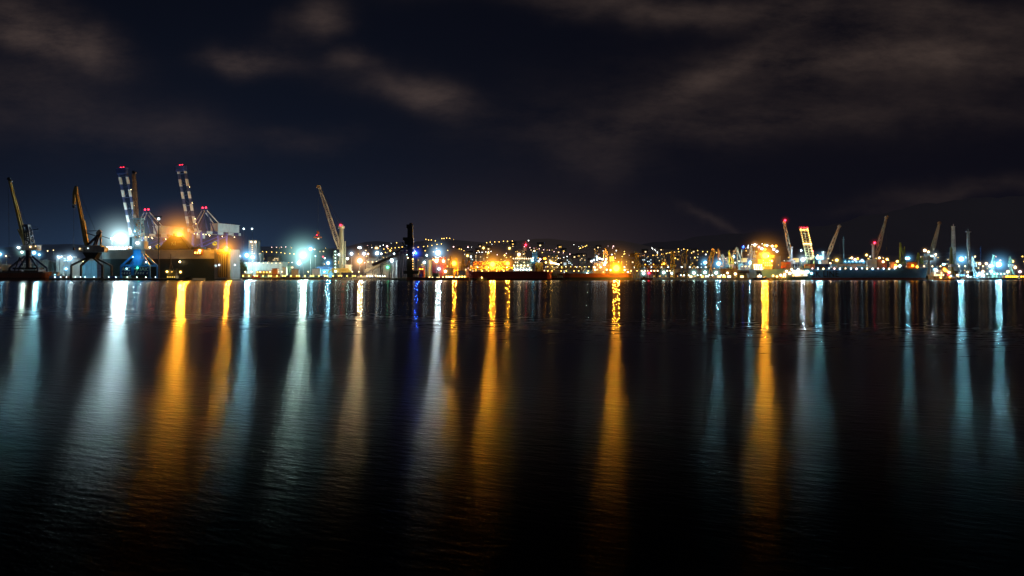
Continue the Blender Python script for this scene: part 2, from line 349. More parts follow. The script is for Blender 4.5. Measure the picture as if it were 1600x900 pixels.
# quay outline: fronts at different depths, built as solid aprons
def quay(px0, px1, Y, back=1900, z=QZ, name='quay', mat=gm):
    return struct(MB().box(X(px0, Y), X(px1, Y), Y, back, -1.5, z).build(name, mat))
quay(76, 300, 800, 835)                 # pier under the portal cranes
quay(374, 612, 905, 1000, QZ + .3)      # far basin quay
quay(612, 742, 815, 1000, QZ)
quay(742, 1190, 842, 1000, QZ)
quay(1470, 1900, 880, 1000, QZ)
quay(-300, 76, 850, 1000, QZ)
struct(MB().box(-4200, 4200, 1000.5, 1720, -1.5, QZ - .004).build('ground', gm))
def fenders(px0, px1, step, Y, label):
    x_ = px0
    while x_ < px1:
        a = X(x_, Y); o = MB().cyl((a, Y - .6, .2), (a, Y - .6, QZ + .25), .75, n=8); o.box(a - .3, a + .3, Y - .35, Y + .05, .6, 1.8)
        o = o.build('fender', black, origin=Vector((a, Y, 0))); tag(o, label, 'fender', 'rubber fenders along the quays'); x_ += step
fenders(384, 610, 15, 905, 'black rubber fender on the face of the far basin quay')
fenders(84, 300, 24, 800, 'black rubber fender on the face of the pier under the tall cranes')
fenders(620, 740, 17, 815, 'black rubber fender on the dark quay below the loading tower')

# ------------------------------------------------------------------ lamp masts
def mast(px, py, Y, rgb, r, L, label, g=0., gs=1., heads=1, zb=QZ, name='floodlight_mast', cat='light mast', poler=.45, group=None, lead=False):
    c = P(px, py, Y); t = thing(name, label, cat, (c.x, Y, zb), group=group)
    MB().cyl((c.x, Y, zb), (c.x, Y, c.z + .2), poler, poler * .6, 8).build('pole', steel, t)
    hd = MB()
    hd.box(c.x - 1.1 - heads * .6, c.x + 1.1 + heads * .6, Y - .3, Y + .6, c.z + r * .8, c.z + r * .8 + .7)
    hd.build('lamp_housing', dark, t)
    for i in range(heads):
        off = (i - (heads - 1) / 2) * r * 1.9
        bulb(t, Vector((c.x + off, Y - .9, c.z)), r, rgb, L, g if i == heads // 2 else 0, gs)
    return t
# ------------------------------------------------------------------ ships
def hull(L, B, zd, bow=.16, stern=.05, flare=.5, sheer=0., transom=.8, ns=36, rise=0.):
    """ship's side from keel to deck in its own axes: x from stern (0) to bow (L), z up from the waterline"""
    vs, fs = [], []; rows = 6
    for i in range(ns + 1):
        t = i / ns
        kb = 1. if t < 1 - bow else math.sqrt(max(0., 1 - ((t - (1 - bow)) / bow) ** 2.0))
        ks = 1. if t > stern else transom + (1 - transom) * math.sin(PI / 2 * t / stern)
        zt = zd + sheer * max(0., (t - (1 - bow * 1.2)) / (bow * 1.2)) ** 2 + (rise if t > 1 - bow * .9 else 0)
        for j in range(rows):
            z = -1.5 + (zt + 1.5) * j / (rows - 1); fz = j / (rows - 1)
            k = (kb ** (1 + (1 - fz) * flare * 2)) * ks
            x = L * t if t < 1 - bow else L * (1 - bow) + L * bow * ((t - (1 - bow)) / bow) * (.90 + .10 * fz)
            vs += [(x, -B / 2 * k, z), (x, B / 2 * k, z)]
    n = rows * 2
    for i in range(ns):
        for j in range(rows - 1):
            a = i * n + j * 2; b = a + n
            fs += [(a, b, b + 2, a + 2), (a + 1, a + 3, b + 3, b + 1)]
        a = i * n + (rows - 1) * 2; b = a + n; fs.append((a, b, b + 1, a + 1))
        a = i * n; b = a + n; fs.append((a, a + 1, b + 1, b))
    fs.append(tuple([2 * j for j in range(rows)] + [2 * j + 1 for j in range(rows - 1, -1, -1)]))
    return MB().add(vs, fs)
def deckhouse(t, x0, x1, y0, y1, z0, dec, wmat, step=.0, dh=3., win=True, L=3., rgb=WARM, wname='window', skip=.35):
    """storeys stacked up with a row of window lights on each"""
    zz = z0
    b = MB()
    for k in range(dec):
        i = step * k; b.box(x0 + i, x1 - i, y0 + i, y1 - i, zz, zz + dh - .25); b.box(x0 + i - .5, x1 - i + .5, y0 + i - .5, y1 - i + .5, zz + dh - .25, zz + dh)
        zz += dh
    sh = b.build('superstructure', wmat, t)
    if win:
        zz = z0
        for k in range(dec):
            xx = x0 + step * k + 1.2
            while xx < x1 - step * k - 1.4:
                if random.random() > skip:
                    MB().box(xx, xx + 1., y0 + step * k - .12, y0 + step * k + .1, zz + 1., zz + 2.).build(wname, light_mat(rgb, L), sh)
                xx += 2.6
            zz += dh
    return sh, z0 + dec * dh
def rail(t, x0, x1, y, z, step=3., mat=white):
    b = MB(); x = x0
    b.beam((x0, y, z + 1.1), (x1, y, z + 1.1), .12); b.beam((x0, y, z + .6), (x1, y, z + .6), .08)
    while x <= x1: b.beam((x, y, z), (x, y, z + 1.1), .12); x += step
    b.build('railing', mat, t)

# bulk carrier at the far left
Y = 812.
t = thing('cargo_ship', 'rust red cargo ship with low hull berthed below the leftmost crane', 'ship', (X(-60, Y), Y, 0))
Ms = Matrix.Translation((X(-60, Y), Y, 0))
hull(S(141, Y), 22, 8.6, bow=.10, sheer=1.).map(Ms).build('hull', banded('bulk hull', (.11, .05, .035), (.26, .11, .065), 'Z', 0, 3.2), t)
MB().box(X(-40, Y), X(74, Y), Y - 8, Y + 8, 8.7, 10.2).build('hatch_coaming', dark, t)
for a in range(4): MB().box(X(-34 + a * 26, Y), X(-12 + a * 26, Y), Y - 7, Y + 7, 10.3, 11.6).build('hatch_cover', paint('hatch', (.14, .10, .09)), t)
deckhouse(t, X(-14, Y), X(10, Y), Y - 8, Y + 8, 10.3, 3, paint('grey super', (.34, .35, .38)), 0, 2.9, L=1.2, skip=.7)
MB().beam((X(22, Y), Y, 10), (X(31, Y), Y, Z(402, Y)), .9).beam((X(31, Y), Y, Z(402, Y)), (X(38, Y), Y, 13), .6).build('derrick', dark, t)
rail(t, X(-50, Y), X(70, Y), Y - 10.5, 8.7)
# small harbour boat beside it
Y = 806.
t = thing('harbour_boat', 'small pale blue boat moored between the rust red ship and the pier', 'boat', (X(79, Y), Y, 0))
hull(S(20, Y), 6, 5.2, bow=.3, sheer=1.).map(Matrix.Translation((X(79, Y), Y, 0))).build('hull', paint('boat blue', (.14, .30, .55)), t)
deckhouse(t, X(82, Y), X(92, Y), Y - 2, Y + 2, 5.3, 2, white, .5, 2.4, L=5, rgb=CYAN, skip=.2)
MB().cyl((X(86, Y), Y, 10), (X(86, Y), Y, 17), .25).build('mast', dark, t)

# ------------------------------------------------------------------ luffing portal cranes
def portal_legs(t, cx, Y, z0, ztop, hw, hd, topw, mat, th=1.3, knee=None, name='leg'):
    for sx in (-1, 1):
        for sy in (-1, 1):
            b = MB(); foot = Vector((cx + sx * hw, Y + sy * hd, z0)); top = Vector((cx + sx * topw, Y + sy * topw * .6, ztop))
            if knee is not None:
                kn = Vector((cx + sx * hw, Y + sy * hd, knee)); b.beam(foot, kn, th); b.beam(kn, top, th * 1.15)
            else: b.beam(foot, top, th)
            b.box(foot.x - 1.6, foot.x + 1.6, foot.y - .8, foot.y + .8, z0, z0 + 1.1)
            b.build(name, mat, t)
def pulley_rope(t, a, b, r=.16, name='rope'): MB().cyl(a, b, r, n=6).build(name, dark, t)

def crane_left():
    Y = 822.; p = lambda x, y, dy=0: P(x, y, Y) + Vector((0, dy, 0)); cx = X(44.5, Y)
    t = thing('portal_crane', 'portal crane with straight yellow jib leaning over the rust red ship at the far left', 'crane', (cx, Y, QZ))
    portal_legs(t, cx, Y, QZ, Z(400, Y), S(22, Y), 8, 3, dkblue, 1.6, Z(419, Y))
    MB().box(X(26, Y), X(63, Y), Y - 7, Y + 7, Z(421, Y), Z(418, Y)).build('portal_beam', dark, t)
    MB().cyl((cx, Y, Z(420, Y)), (cx, Y, Z(390, Y)), S(3.2, Y), S(4, Y), 12).build('column', dkblue, t)
    MB().box(X(36, Y), X(61, Y), Y - 4, Y + 4, Z(391, Y), Z(383.5, Y)).build('machinery_house', grey, t)
    MB().box(X(33.5, Y), X(38, Y), Y - 5.5, Y - 1.5, Z(392, Y), Z(386, Y)).build('operator_cab', white, t)
    MB().lattice(p(47, 384), p(42, 352), 6.5, 5, 6, 1.2).box(X(38, Y), X(46, Y), Y - 2, Y + 2, Z(355, Y), Z(351, Y)).beam(p(41, 384), p(43, 358), 1.6).build('tower', dkblue, t)
    b = MB(); b.beam(p(41, 385, -2), p(15.5, 283, -1), 2.9, 2.0, 1.7); b.beam(p(41, 385, 2), p(15.5, 283, 1), 2.9, 2.0, 1.7)
    for k in range(1, 14): q = p(41, 385).lerp(p(15.5, 283), k / 14); b.beam(q + Vector((0, -2, 0)), q + Vector((0, 2, 0)), .7)
    b.build('jib', yellow, t)
    MB().beam(p(12, 279), p(19, 284), 2.2).cyl(p(14, 279, -1), p(14, 279, 1), 1.5).build('jib_head', black, t)
    MB().beam(p(46, 358), p(60, 358.5), .7).beam(p(46, 362), p(60, 357), .4).build('counter_arm', dkblue, t)
    MB().beam(p(30, 361), p(37, 377), 1.8).beam(p(28, 358), p(31, 364), 1.2).beam(p(37, 377), p(42, 384), 1.2).build('luffing_link', yellow, t)
    pulley_rope(t, p(13, 281), p(14.5, 402)); pulley_rope(t, p(15, 281), p(42, 353)); pulley_rope(t, p(47, 352), p(60, 357))
    MB().ball(p(14.5, 402), 1.1).build('hook_block', dark, t)
    bulb(t, p(34, 387, -6), 1.1, WHITE, 50, 9, .12); bulb(t, p(52, 386, -5), .8, WARM, 12); bulb(t, p(60, 385, -5), .6, WARM, 8)
crane_left()
def crane_beak():
    Y = 805.; p = lambda x, y, dy=0: P(x, y, Y) + Vector((0, dy, 0)); cx = X(143, Y)
    t = thing('portal_crane', 'portal crane with yellow folded beak jib standing on four splayed black legs', 'crane', (cx, Y, QZ))
    portal_legs(t, cx, Y, QZ, Z(403, Y), S(24, Y), 9, 3.5, dark, 1.7, Z(415, Y))
    MB().prism([(X(132, Y), Z(394.5, Y)), (X(157, Y), Z(394.5, Y)), (X(151, Y), Z(404, Y)), (X(138, Y), Z(404, Y))], Y - 4, Y + 4).build('turntable', dark, t)
    MB().box(X(130, Y), X(166, Y), Y - 4, Y + 4, Z(394, Y), Z(386, Y)).box(X(138, Y), X(160, Y), Y - 3.4, Y + 3.4, Z(386, Y), Z(383.5, Y)).build('machinery_house', grey, t)
    MB().box(X(128, Y), X(134, Y), Y - 6, Y - 1.8, Z(394, Y), Z(387, Y)).build('operator_cab', white, t)
    b = MB(); b.beam(p(136, 384, -2), p(119.5, 300, -1.2), 2.6, 1.6, 2.); b.beam(p(136, 384, 2), p(119.5, 300, 1.2), 2.6, 1.6, 2.)
    for k in range(1, 13): q = p(136, 384).lerp(p(119.5, 300), k / 13); b.beam(q + Vector((0, -2, 0)), q + Vector((0, 2, 0)), .7)
    b.beam(p(129, 345), p(134.5, 378), 4.6, 3); b.build('jib', yellow, t)
    MB().prism([(q.x, q.z) for q in (p(114.5, 302), p(117, 292), p(121, 292), p(121.5, 303), p(117.6, 303.5), p(117.3, 320), p(114, 320))], Y - 1.4, Y + 1.4).build('beak', yellow, t)
    MB().cyl(p(115.5, 323, -1), p(115.5, 323, 1), 1.5).build('sheave', dark, t); MB().cyl(p(119, 292, -1), p(119, 292, 1), 1.3).build('sheave', dark, t)
    MB().beam(p(136, 384), p(152, 369), 2.2).beam(p(152, 369), p(157, 361), 2.6).beam(p(157, 361), p(157.5, 384), 1.6).beam(p(146, 385), p(152, 369), 1.6).beam(p(157, 361), p(150, 384), 1.3).build('a_frame', dkblue, t)
    MB().beam(p(152, 366), p(157, 360), 3.2).build('counterweight', tan, t)
    MB().beam(p(136, 361), p(156, 360.5), .7).beam(p(135, 364), p(154, 370), .9).beam(p(156, 368), p(172, 373), .6).build('luffing_link', dkblue, t)
    pulley_rope(t, p(121, 293), p(149, 360)); pulley_rope(t, p(115.4, 324), p(115.4, 388))
    MB().beam(p(115.4, 387), p(115.4, 391), 1.5).build('hook_block', dark, t)
    bulb(t, p(141, 388, -4.4), .7, WHITE, 5); bulb(t, p(130, 389, -6.6), .7, WARM, 8)
crane_beak()
def crane_blue():
    Y = 812.; p = lambda x, y, dy=0: P(x, y, Y) + Vector((0, dy, 0)); cx = X(218, Y)
    bright = paint('bright blue paint', (.03, .33, .85)); cy = paint('lattice blue', (.40, .74, .88))
    t = thing('portal_crane', 'bright blue portal crane with white cab and lettered panels on its portal', 'crane', (cx, Y, QZ))
    portal_legs(t, cx, Y, QZ, Z(397, Y), S(22, Y), 9, 4.2, bright, 1.7, Z(416, Y))
    for yo in (-7.9, 7.9): MB().box(X(196, Y), X(241, Y), Y + yo - .7, Y + yo + .7, Z(416.5, Y), Z(413.5, Y)).build('portal_beam', bright, t)
    MB().beam(p(226, 414, -8), p(229, 404, -8), 2.6).build('stair_tower', bright, t)
    MB().box(X(211, Y), X(223.5, Y), Y - 4.5, Y + 4.5, Z(417, Y), Z(390, Y)).beam(p(214, 430, -8), p(214, 415, -8), 2.8).build('column', bright, t)
    MB().box(X(211.5, Y), X(229, Y), Y - 5, Y + 4, Z(388, Y), Z(377, Y)).box(X(209, Y), X(231, Y), Y - 5.6, Y + 4.6, Z(389.6, Y), Z(388, Y)).build('machinery_house', white, t)
    MB().box(X(207.5, Y), X(212, Y), Y - 7, Y - 2, Z(386, Y), Z(371, Y)).build('operator_cab', cy, t)
    MB().lattice(p(217.5, 377), p(217.5, 341), 8., 6.3, 7, .8).box(X(211, Y), X(224, Y), Y - 4, Y + 4, Z(343.5, Y), Z(341, Y)).build('tower', cy, t)
    MB().lattice(p(215, 372), p(209, 271), 3.8, 2.4, 15, .6).build('jib', paint('jib ochre', (.40, .33, .2)), t)
    MB().beam(p(207.5, 268), p(212, 271), 2.6).build('jib_head', black, t)
    pulley_rope(t, p(211, 270), p(222, 342)); pulley_rope(t, p(208, 270), p(208, 402)); MB().beam(p(208, 401), p(208, 405), 1.4).build('hook_block', dark, t)
    pan = MB().box(X(196.5, Y), X(212, Y), Y - 9.3, Y - 8.9, Z(429.5, Y), Z(417.5, Y)).box(X(216, Y), X(239.5, Y), Y - 9.3, Y - 8.9, Z(429.5, Y), Z(417.5, Y)).build('sign_panel', navy, t)
    lm = paint('sign letters', (.75, .75, .66))
    for txt, px_, py_, sz in (('AIC', 197.2, 423.2, 6.2), ('7', 216.2, 428.4, 10.), ('/AIC', 225., 423.4, 6.0)):
        q = P(px_, py_, Y); lettering(txt, pan, (q.x, Y - 9.4, q.z), sz, lm)
    b = MB()
    for px_ in (196.8, 200.8, 205, 209, 222, 226, 230, 236): b.beam((X(px_, Y), Y - 9.35, Z(428.2, Y)), (X(px_ + 1.2, Y), Y - 9.35, Z(425.4, Y)), 1.3, .3)
    b.build('lettering', lm, pan)
    bulb(t, p(222, 418.5, -10), .7, GREEN, 40, 5, .1); bulb(t, p(219, 380, -6.5), 1.2, WHITE, 40, 9, .1); bulb(t, p(217, 362, -9), .5, CYAN, 1500); bulb(t, p(218, 402, -14), .6, CYAN, 2600); bulb(t, p(206, 420, -11), .6, CYAN, 60); bulb(t, p(236, 410, -11), .7, CYAN, 60)  # strong cyan lamps before tower and portal are added to brighten them
crane_blue()

# ship-to-shore gantry cranes, booms raised
chk = banded('checked boom z', (.46, .45, .42), (.010, .016, .075), 'Z', 17.3, 9.6, 8.)
chx = banded('checked girder x', (.46, .45, .42), (.010, .016, .075), 'X', 19.7, 10.4, 2.)
def sts(px, Y, label, top_py, hinge_py, apex, group):
    s = (Z(top_py, Y) - Z(hinge_py, Y)); h0 = X(px, Y); zz = Z(hinge_py, Y); KU = 1.27; A = math.radians(40) + math.atan2(-h0, Y)
    t = thing('gantry_crane', label, 'crane', (h0, Y, QZ), A, group); M = WM[t.name]
    G = lambda u_, v_, z_: M @ Vector((u_ * KU, v_, z_ - QZ))
    def bm_(name, mat, *bs):
        b = MB()
        for a_, c_, w_ in bs: b.beam(G(*a_), G(*c_), w_)
        return b.build(name, mat, t)
    V = 6.8; lean = -15.
    boomtop = lambda k: (lean * k, zz + s * k)
    for sv in (-1, 1):
        b = MB(); b.beam(G(0, sv * V, zz), G(lean, sv * V, zz + s), 3.4, 2.0); b.build('boom_girder', chk, t)
    b = MB()
    for k in range(1, 12, 2):
        f = k / 12; u_, z_ = boomtop(f); b.beam(G(u_, -V, z_), G(u_, V, z_), .8)
        u2, z2 = boomtop((k + 2) / 13); b.beam(G(u_, -V if k % 4 == 1 else V, z_), G(u2, V if k % 4 == 1 else -V, z2), .3)
    b.build('boom_bracing', dkblue, t)
    b = MB(); b.beam(G(lean, -V - 2, zz + s), G(lean, V + 2, zz + s), 8.5, 4.5); b.build('boom_head', navy, t)
    for sv in (-1, 1): bulb(t, G(lean - .5, sv * 2.6 - .5, zz + s + 4.2), 1.0, RED, 30, 4, .07)
    for sv in (-1, 1):
        b = MB(); b.beam(G(2, sv * V, zz), G(64, sv * V, zz), 2.4, 4.0); b.build('main_girder', chx, t)
    az = Z(apex[1], Y); au = 16.
    for sv in (-1, 1): bm_('apex_frame', navy, ((4, sv * V, zz), (au, sv * 3, az), 1.7), ((26, sv * V, zz), (au, sv * 3, az), 1.3))
    bm_('apex_beam', navy, ((au, -6, az), (au, 6, az), 2.2)); 
    for sv in (-1, 1): bulb(t, G(au, sv * 3.4, az + 2.4), .95, RED, 30, 4, .07)
    for sv in (-1, 1):
        bm_('back_stay', white, ((au, sv * 3, az), (44, sv * V, zz + 2), 1.)); bm_('fore_stay', grey, ((au, sv * 3, az), (3, sv * 4, zz + 9), .9), ((3, sv * 4, zz + 9), (6, sv * 4, zz), 1.3))
    hb = MB(); n0 = len(hb.v); hb.box(30 * KU, 62 * KU, -7.5, 7.5, zz - QZ + 2.6, zz - QZ + 13.5); hb.map(M)
    mh = hb.build('machinery_house', grey, t)
    rb = MB().box(29.4 * KU, 62.6 * KU, -8.1, 8.1, zz - QZ + 13.5, zz - QZ + 14.6).map(M); rb.build('roof', grey, mh)
    for u_ in (6., 42.):
        for sv in (-1, 1): bm_('leg', navy if u_ > 90 else paint('leg blue', (.05, .07, .34)), ((u_, sv * 11, QZ), (u_, sv * 8, zz), 2.5))
        bm_('portal_beam', paint('leg blue', (.05, .07, .34)), ((u_, -11, QZ + 16), (u_, 11, QZ + 16), 2.2)); bm_('upper_beam', paint('leg blue', (.05, .07, .34)), ((u_, -8.6, zz - 1.6), (u_, 8.6, zz - 1.6), 2.4))
    for sv in (-1, 1):
        bm_('sill_beam', paint('leg blue', (.05, .07, .34)), ((6, sv * 10.6, QZ + 17), (42, sv * 10.6, QZ + 17), 2.0)); bm_('side_brace', paint('leg blue', (.05, .07, .34)), ((6, sv * 9.2, zz - 22), (42, sv * 8.6, zz - 4), 1.2), ((42, sv * 10.4, QZ + 19), (6, sv * 9.4, zz - 24), 1.2))
        for u_ in (1, 11, 37, 47): q0 = G(u_ - 3, sv * 11, 0); MB().box(q0.x - 1.5, q0.x + 4, q0.y - 1, q0.y + 1, QZ, QZ + 2.4).build('bogie', dark, t)
    b = MB(); b.box(10, 18, -4, 4, zz - QZ - 9, zz - QZ - 3).map(M); b.build('trolley_cab', grey, t)
    b = MB(); c_ = G(24, -9.5, zz - 16); b.cyl(c_, c_ + Vector((.3, -.5, 0)), 3.2, n=20); b.build('round_emblem', paint('emblem yellow', (.75, .50, .03)), t)
    c2 = c_ + Vector((.35, -.62, 0)); b = MB(); b.beam(c2 + Vector((-1.6, 0, -1.2)), c2 + Vector((0, 0, 1.6)), .5).beam(c2 + Vector((1.6, 0, -1.2)), c2 + Vector((0, 0, 1.6)), .5).beam(c2 + Vector((-2.2, 0, 0)), c2 + Vector((2.2, 0, 0)), .5); b.build('emblem_mark', navy, t)
    for q in range(6): bulb(t, G(-2 + q * 4, -6.4, zz - 3.4), .55, WARM, 14)
    for q in (-20, -45, -70): pass
    for k in (.12, .2, .45, .7): u_, z_ = boomtop(k); bulb(t, G(u_ - 1.5, -V - 5, z_), .4, WARM, 60)
    for q in (16, 34, 52): bulb(t, G(q, -11, zz - 5), .5, WARM, 60)
sts(210, 965., 'blue and white chequered gantry crane with raised boom behind the bright blue crane', 270, 366, (221, 328), 'ship-to-shore gantry cranes')
sts(301, 985., 'chequered gantry crane with raised boom standing over the stern of the car carrier', 266, 362, (306, 325), 'ship-to-shore gantry cranes')

# ------------------------------------------------------------------ car carrier
Y = 872.
sx_, sy_ = X(361, Y), Y; A = math.radians(180 - 8)
t = thing('car_carrier', 'tall boxy car carrier with white upper sides and dark green hull, stern ramp raised', 'ship', (sx_, sy_ + 11, 0), A)
M = WM[t.name]; sideY = lambda px_: 872. + (359 - px_) * .817 * .141
top = Z(390, Y); mid_ = Z(404, Y)
CM = banded('carrier hull', (.02, .035, .035), (.70, .67, .60), 'Z', 0, mid_)
hull(S(231, Y), 22, top, bow=.12, stern=.02, flare=.7, sheer=0, transom=.96).map(M).build('hull', CM, t)
b = MB().box(-.8, 21, -11.6, 11.6, 1.2, top + .4).map(M); stern = b.build('stern_casing', paint('stern grey', (.25, .29, .36)), t)
b = MB().box(.5, S(196, Y), -9.5, 9.5, top + .1, top + .5).map(M).build('weather_deck', paint('deck grey', (.25, .27, .27)), t)
b = MB().box(1.6, 14.4, 11.7, 14.4, 3.4, top - 5.6).map(M); ramp = b.build('stern_ramp', paint('ramp', (.20, .20, .19)), t)
b = MB()
for yy_ in (2.2, 5.1, 8., 10.9, 13.8): b.beam((yy_, 14.7, 3.6), (yy_, 14.7, top - 5.8), .7)
b.map(M).build('ramp_rib', black, ramp)
b = MB().box(.8, 15.2, 11.7, 14.8, top - 5.4, top - 3.2).map(M); b.build('ramp_winch_beam', orange, t)
b = MB().box(-5.5, 4, -10, 14, .6, 1.6).map(M); b.build('stern_platform', grey, t)
# funnel: a dark pyramid with sloping sides
fx = 45; q = M @ Vector((fx, 0, 0)); fY = q.y; fz = Z(369, fY)
def L3(px_, Yq): return X(px_, Yq)
b = MB(); base = [(X(251, fY), fY - 8), (X(302, fY), fY - 8), (X(302, fY), fY + 8), (X(251, fY), fY + 8)]
tp = [(X(269, fY), fY - 4), (X(284, fY), fY - 4), (X(284, fY), fY + 4), (X(269, fY), fY + 4)]
b.add([(x_, y_, top + .5) for x_, y_ in base] + [(x_, y_, fz) for x_, y_ in tp], [(0, 1, 5, 4), (1, 2, 6, 5), (2, 3, 7, 6), (3, 0, 4, 7), (4, 5, 6, 7), (0, 3, 2, 1)])
fu = b.build('funnel', paint('funnel dark', (.045, .035, .028)), t)
b = MB()
for x_ in (272, 276.5, 281): b.cyl((X(x_, fY), fY, fz), (X(x_, fY), fY, fz + 3.4), .9)
b.build('exhaust_pipe', black, fu)
nm = MB(); a1, a2, a3, a4 = [P(*k, fY) + Vector((0, -6.4, 0)) for k in ((272, 387), (272.6, 379), (277, 386), (277.6, 378))]
nm.beam(a1, a2, .7).beam(a2, a3, .7).beam(a3, a4, .7).build('funnel_emblem', grey, fu)
MB().box(X(302, fY), X(318, fY), fY - 6, fY + 6, top + .5, Z(386, fY)).build('deck_casing', dark, t)
# bridge and deck details
b = MB()
for k in range(16): b.box(20 + k * 9, 23 + k * 9, -8.5, -5.5, top + .5, top + 1.6 + (k % 3) * .5)
b.map(M).build('ventilator', paint('vent', (.35, .35, .33)), t)
deckhouse(t, X(168, 905), X(204, 905), 898, 908, Z(391, 905), 1, white, 0, 5.0, L=9, rgb=WHITE, skip=.05)
for px_ in range(168, 240, 6): bulb(t, P(px_, 386.5, sideY(px_) + 2.5), 1.1, WHITE if px_ < 216 else WARM, 22, 5, .1)
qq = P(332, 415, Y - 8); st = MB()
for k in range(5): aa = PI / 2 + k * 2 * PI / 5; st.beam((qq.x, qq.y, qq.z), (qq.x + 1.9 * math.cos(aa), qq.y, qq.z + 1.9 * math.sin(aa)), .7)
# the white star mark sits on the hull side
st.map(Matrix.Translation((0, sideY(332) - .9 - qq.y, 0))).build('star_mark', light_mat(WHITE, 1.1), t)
for px_, py_, w_ in ((342.5, 414, 2.6), (367, 414, 2.2)):
    q = P(px_, py_, Y - 3); bulb(t, q, .9, WHITE, 12, 4, .1)
b = MB(); sd = sideY(310); q = P(310, 391, sd); b.box(q.x - 5, q.x + 6, sd - 2.5, sd + 4, q.z - 6, q.z + 1.5); sb = b.build('side_door', orange, t)
for dx in (-3, 0, 3): MB().box(q.x + dx - .7, q.x + dx + .7, sd - 2.8, sd - 2.5, q.z - 4.5, q.z - 2).build('window', light_mat(GOLD, 5), sb)
bulb(t, P(312, 391.5, sd - 5), 1.5, GOLD, 60, 8, .15)
bulb(t, P(280, 366.5, fY - 3), 3.1, ORANGE, 3000, 46, .6, name='deck_floodlight')
bulb(t, P(353.5, 389.5, Y - 9), 2.5, ORANGE, 1250, 32, .55, name='deck_floodlight')
bulb(t, P(281, 409, sideY(281) - 3), 1.1, WARM, 30); 
# warehouse behind the cranes
def shed(px0, px1, pyt, Y, dep, label, wall, roofh=3., roofmat=roofm, lit=0, L=4., rgb=WARM, zb=QZ, name='warehouse', cat='warehouse', doors=2, group=None, wsz=1.6):
    x0, x1, zt = X(px0, Y), X(px1, Y), Z(pyt, Y)
    t = thing(name, label, cat, ((x0 + x1) / 2, Y, zb), group=group)
    wl = MB().box(x0, x1, Y, Y + dep, zb, zt - roofh).build('wall', wall, t)
    MB().gable(x0, x1, Y, Y + dep, zt - roofh, roofh).build('roof', roofmat, t)
    n = max(1, doors); w_ = (x1 - x0) / (n * 2 + 1); dh = min(5.5, (zt - roofh - zb) * .6)
    for i in range(doors): MB().box(x0 + w_ * (2 * i + 1), x0 + w_ * (2 * i + 2), Y - .15, Y + .05, zb, zb + dh).build('door', steel, t)
    for i in range(lit):
        a = x0 + (x1 - x0) * (i + .5) / lit
        f = MB().box(a - wsz / 2, a + wsz / 2, Y - .12, Y + .05, zt - roofh - 2.2, zt - roofh - .8).build('window', light_mat(rgb, L), t)
    return t
shed(88, 99, 397, 960, 30, 'white walled storage hall lit brightly left of the beaked crane', white, 2, roofm, 2, 5, WHITE)
shed(99.5, 112, 403, 962, 26, 'pale hall between the bright white hall and the sky blue hall', grey, 2, roofm, 3, 4, CYAN)
shed(112, 132, 404, 985, 30, 'pale blue storage hall next to the bright white hall', cyanp, 2.5, roofm, 4, 5, WARM)
def tank(px, pyt, Y, rpx, label, mat, group=None, name='storage_tank'):
    c = X(px, Y); r = S(rpx, Y); zt = Z(pyt, Y); t = thing(name, label, 'tank', (c, Y + r, QZ), group=group)
    MB().cyl((c, Y + r, QZ), (c, Y + r, zt), r, n=24).build('shell', mat, t, False)
    MB().cyl((c, Y + r, zt), (c, Y + r, zt + r * .25), r * 1.01, r * .2, 24).build('roof', grey, t)
    b = MB(); b.beam((c - r * .5, Y + r * .1, QZ), (c - r * .5, Y + r * .1, zt + 1), .4); b.build('ladder', dark, t)
    return t
tank(66, 407, 1000, 8, 'pale tank standing left of the bright white hall', grey); tank(78, 409, 1010, 6, 'smaller pale tank touching the bright white hall on its left side', grey)
tank(40, 412, 1020, 9, 'low pale tank half hidden behind the leftmost crane portal', grey)
# lamp mast in front of the car carrier
q = P(248, 342, 815); t = thing('light_mast', 'tall dark light mast in front of the car carrier, lamp basket on top', 'light mast', (q.x, 815, QZ))
MB().cyl((q.x, 815, QZ), (q.x, 815, q.z + 2), .8, .5).build('pole', dark, t)
MB().box(q.x - 5, q.x + 3.5, 814, 816, q.z + 1.5, q.z + 3.2).beam((q.x - 4.5, 815, q.z), (q.x + 3, 815, q.z), .5).build('lamp_basket', dark, t); bulb(t, q + Vector((0.6, -1.4, 0)), 1.4, WHITE, 9, 5, .07)
# tug moored at the pier end
Y = 790.
t = thing('tug_boat', 'dark tug with cluttered superstructure and yellow deck lamps at the pier end', 'tug', (X(300, Y), Y, 0), 0)
Mt = Matrix.Translation((X(196, Y), Y, 0)); hull(S(105, Y), 10, 2.2, bow=.10, sheer=2.2).map(Mt).build('hull', black, t)
deckhouse(t, X(262, Y), X(277, Y), Y - 3, Y + 3, 2.4, 3, paint('tug olive', (.22, .20, .10)), .7, 3.0, L=3, rgb=GOLD, skip=.6)
b = MB(); b.cyl((X(267, Y), Y, 11), (X(267, Y), Y, Z(397, Y)), .4); b.beam((X(262, Y), Y, Z(403, Y)), (X(272, Y), Y, Z(403, Y)), .35); b.beam((X(264, Y), Y, 11), (X(267, Y), Y, 22), .35).beam((X(271, Y), Y, 11), (X(267, Y), Y, 22), .35); b.build('mast', paint('mast brown', (.2, .15, .08)), t)
MB().cyl((X(275, Y), Y, 4), (X(275, Y), Y, 14), 1.6, 1.3).build('funnel', dark, t)
MB().beam((X(284, Y), Y, 3), (X(297, Y), Y, 6.5), .6).build('towing_boom', dark, t)
for px_, py_ in ((261, 424.5), (282, 425)): bulb(t, P(px_, py_, Y - 5), 1.0, GOLD, 30, 5, .12)
for px_ in (258, 262, 279, 287): b = MB(); c_ = (X(px_, Y), Y - 5.1, 1.5); b.cyl(c_, (c_[0], Y - 5.5, 1.5), .8).build('tyre_fender', black, t)
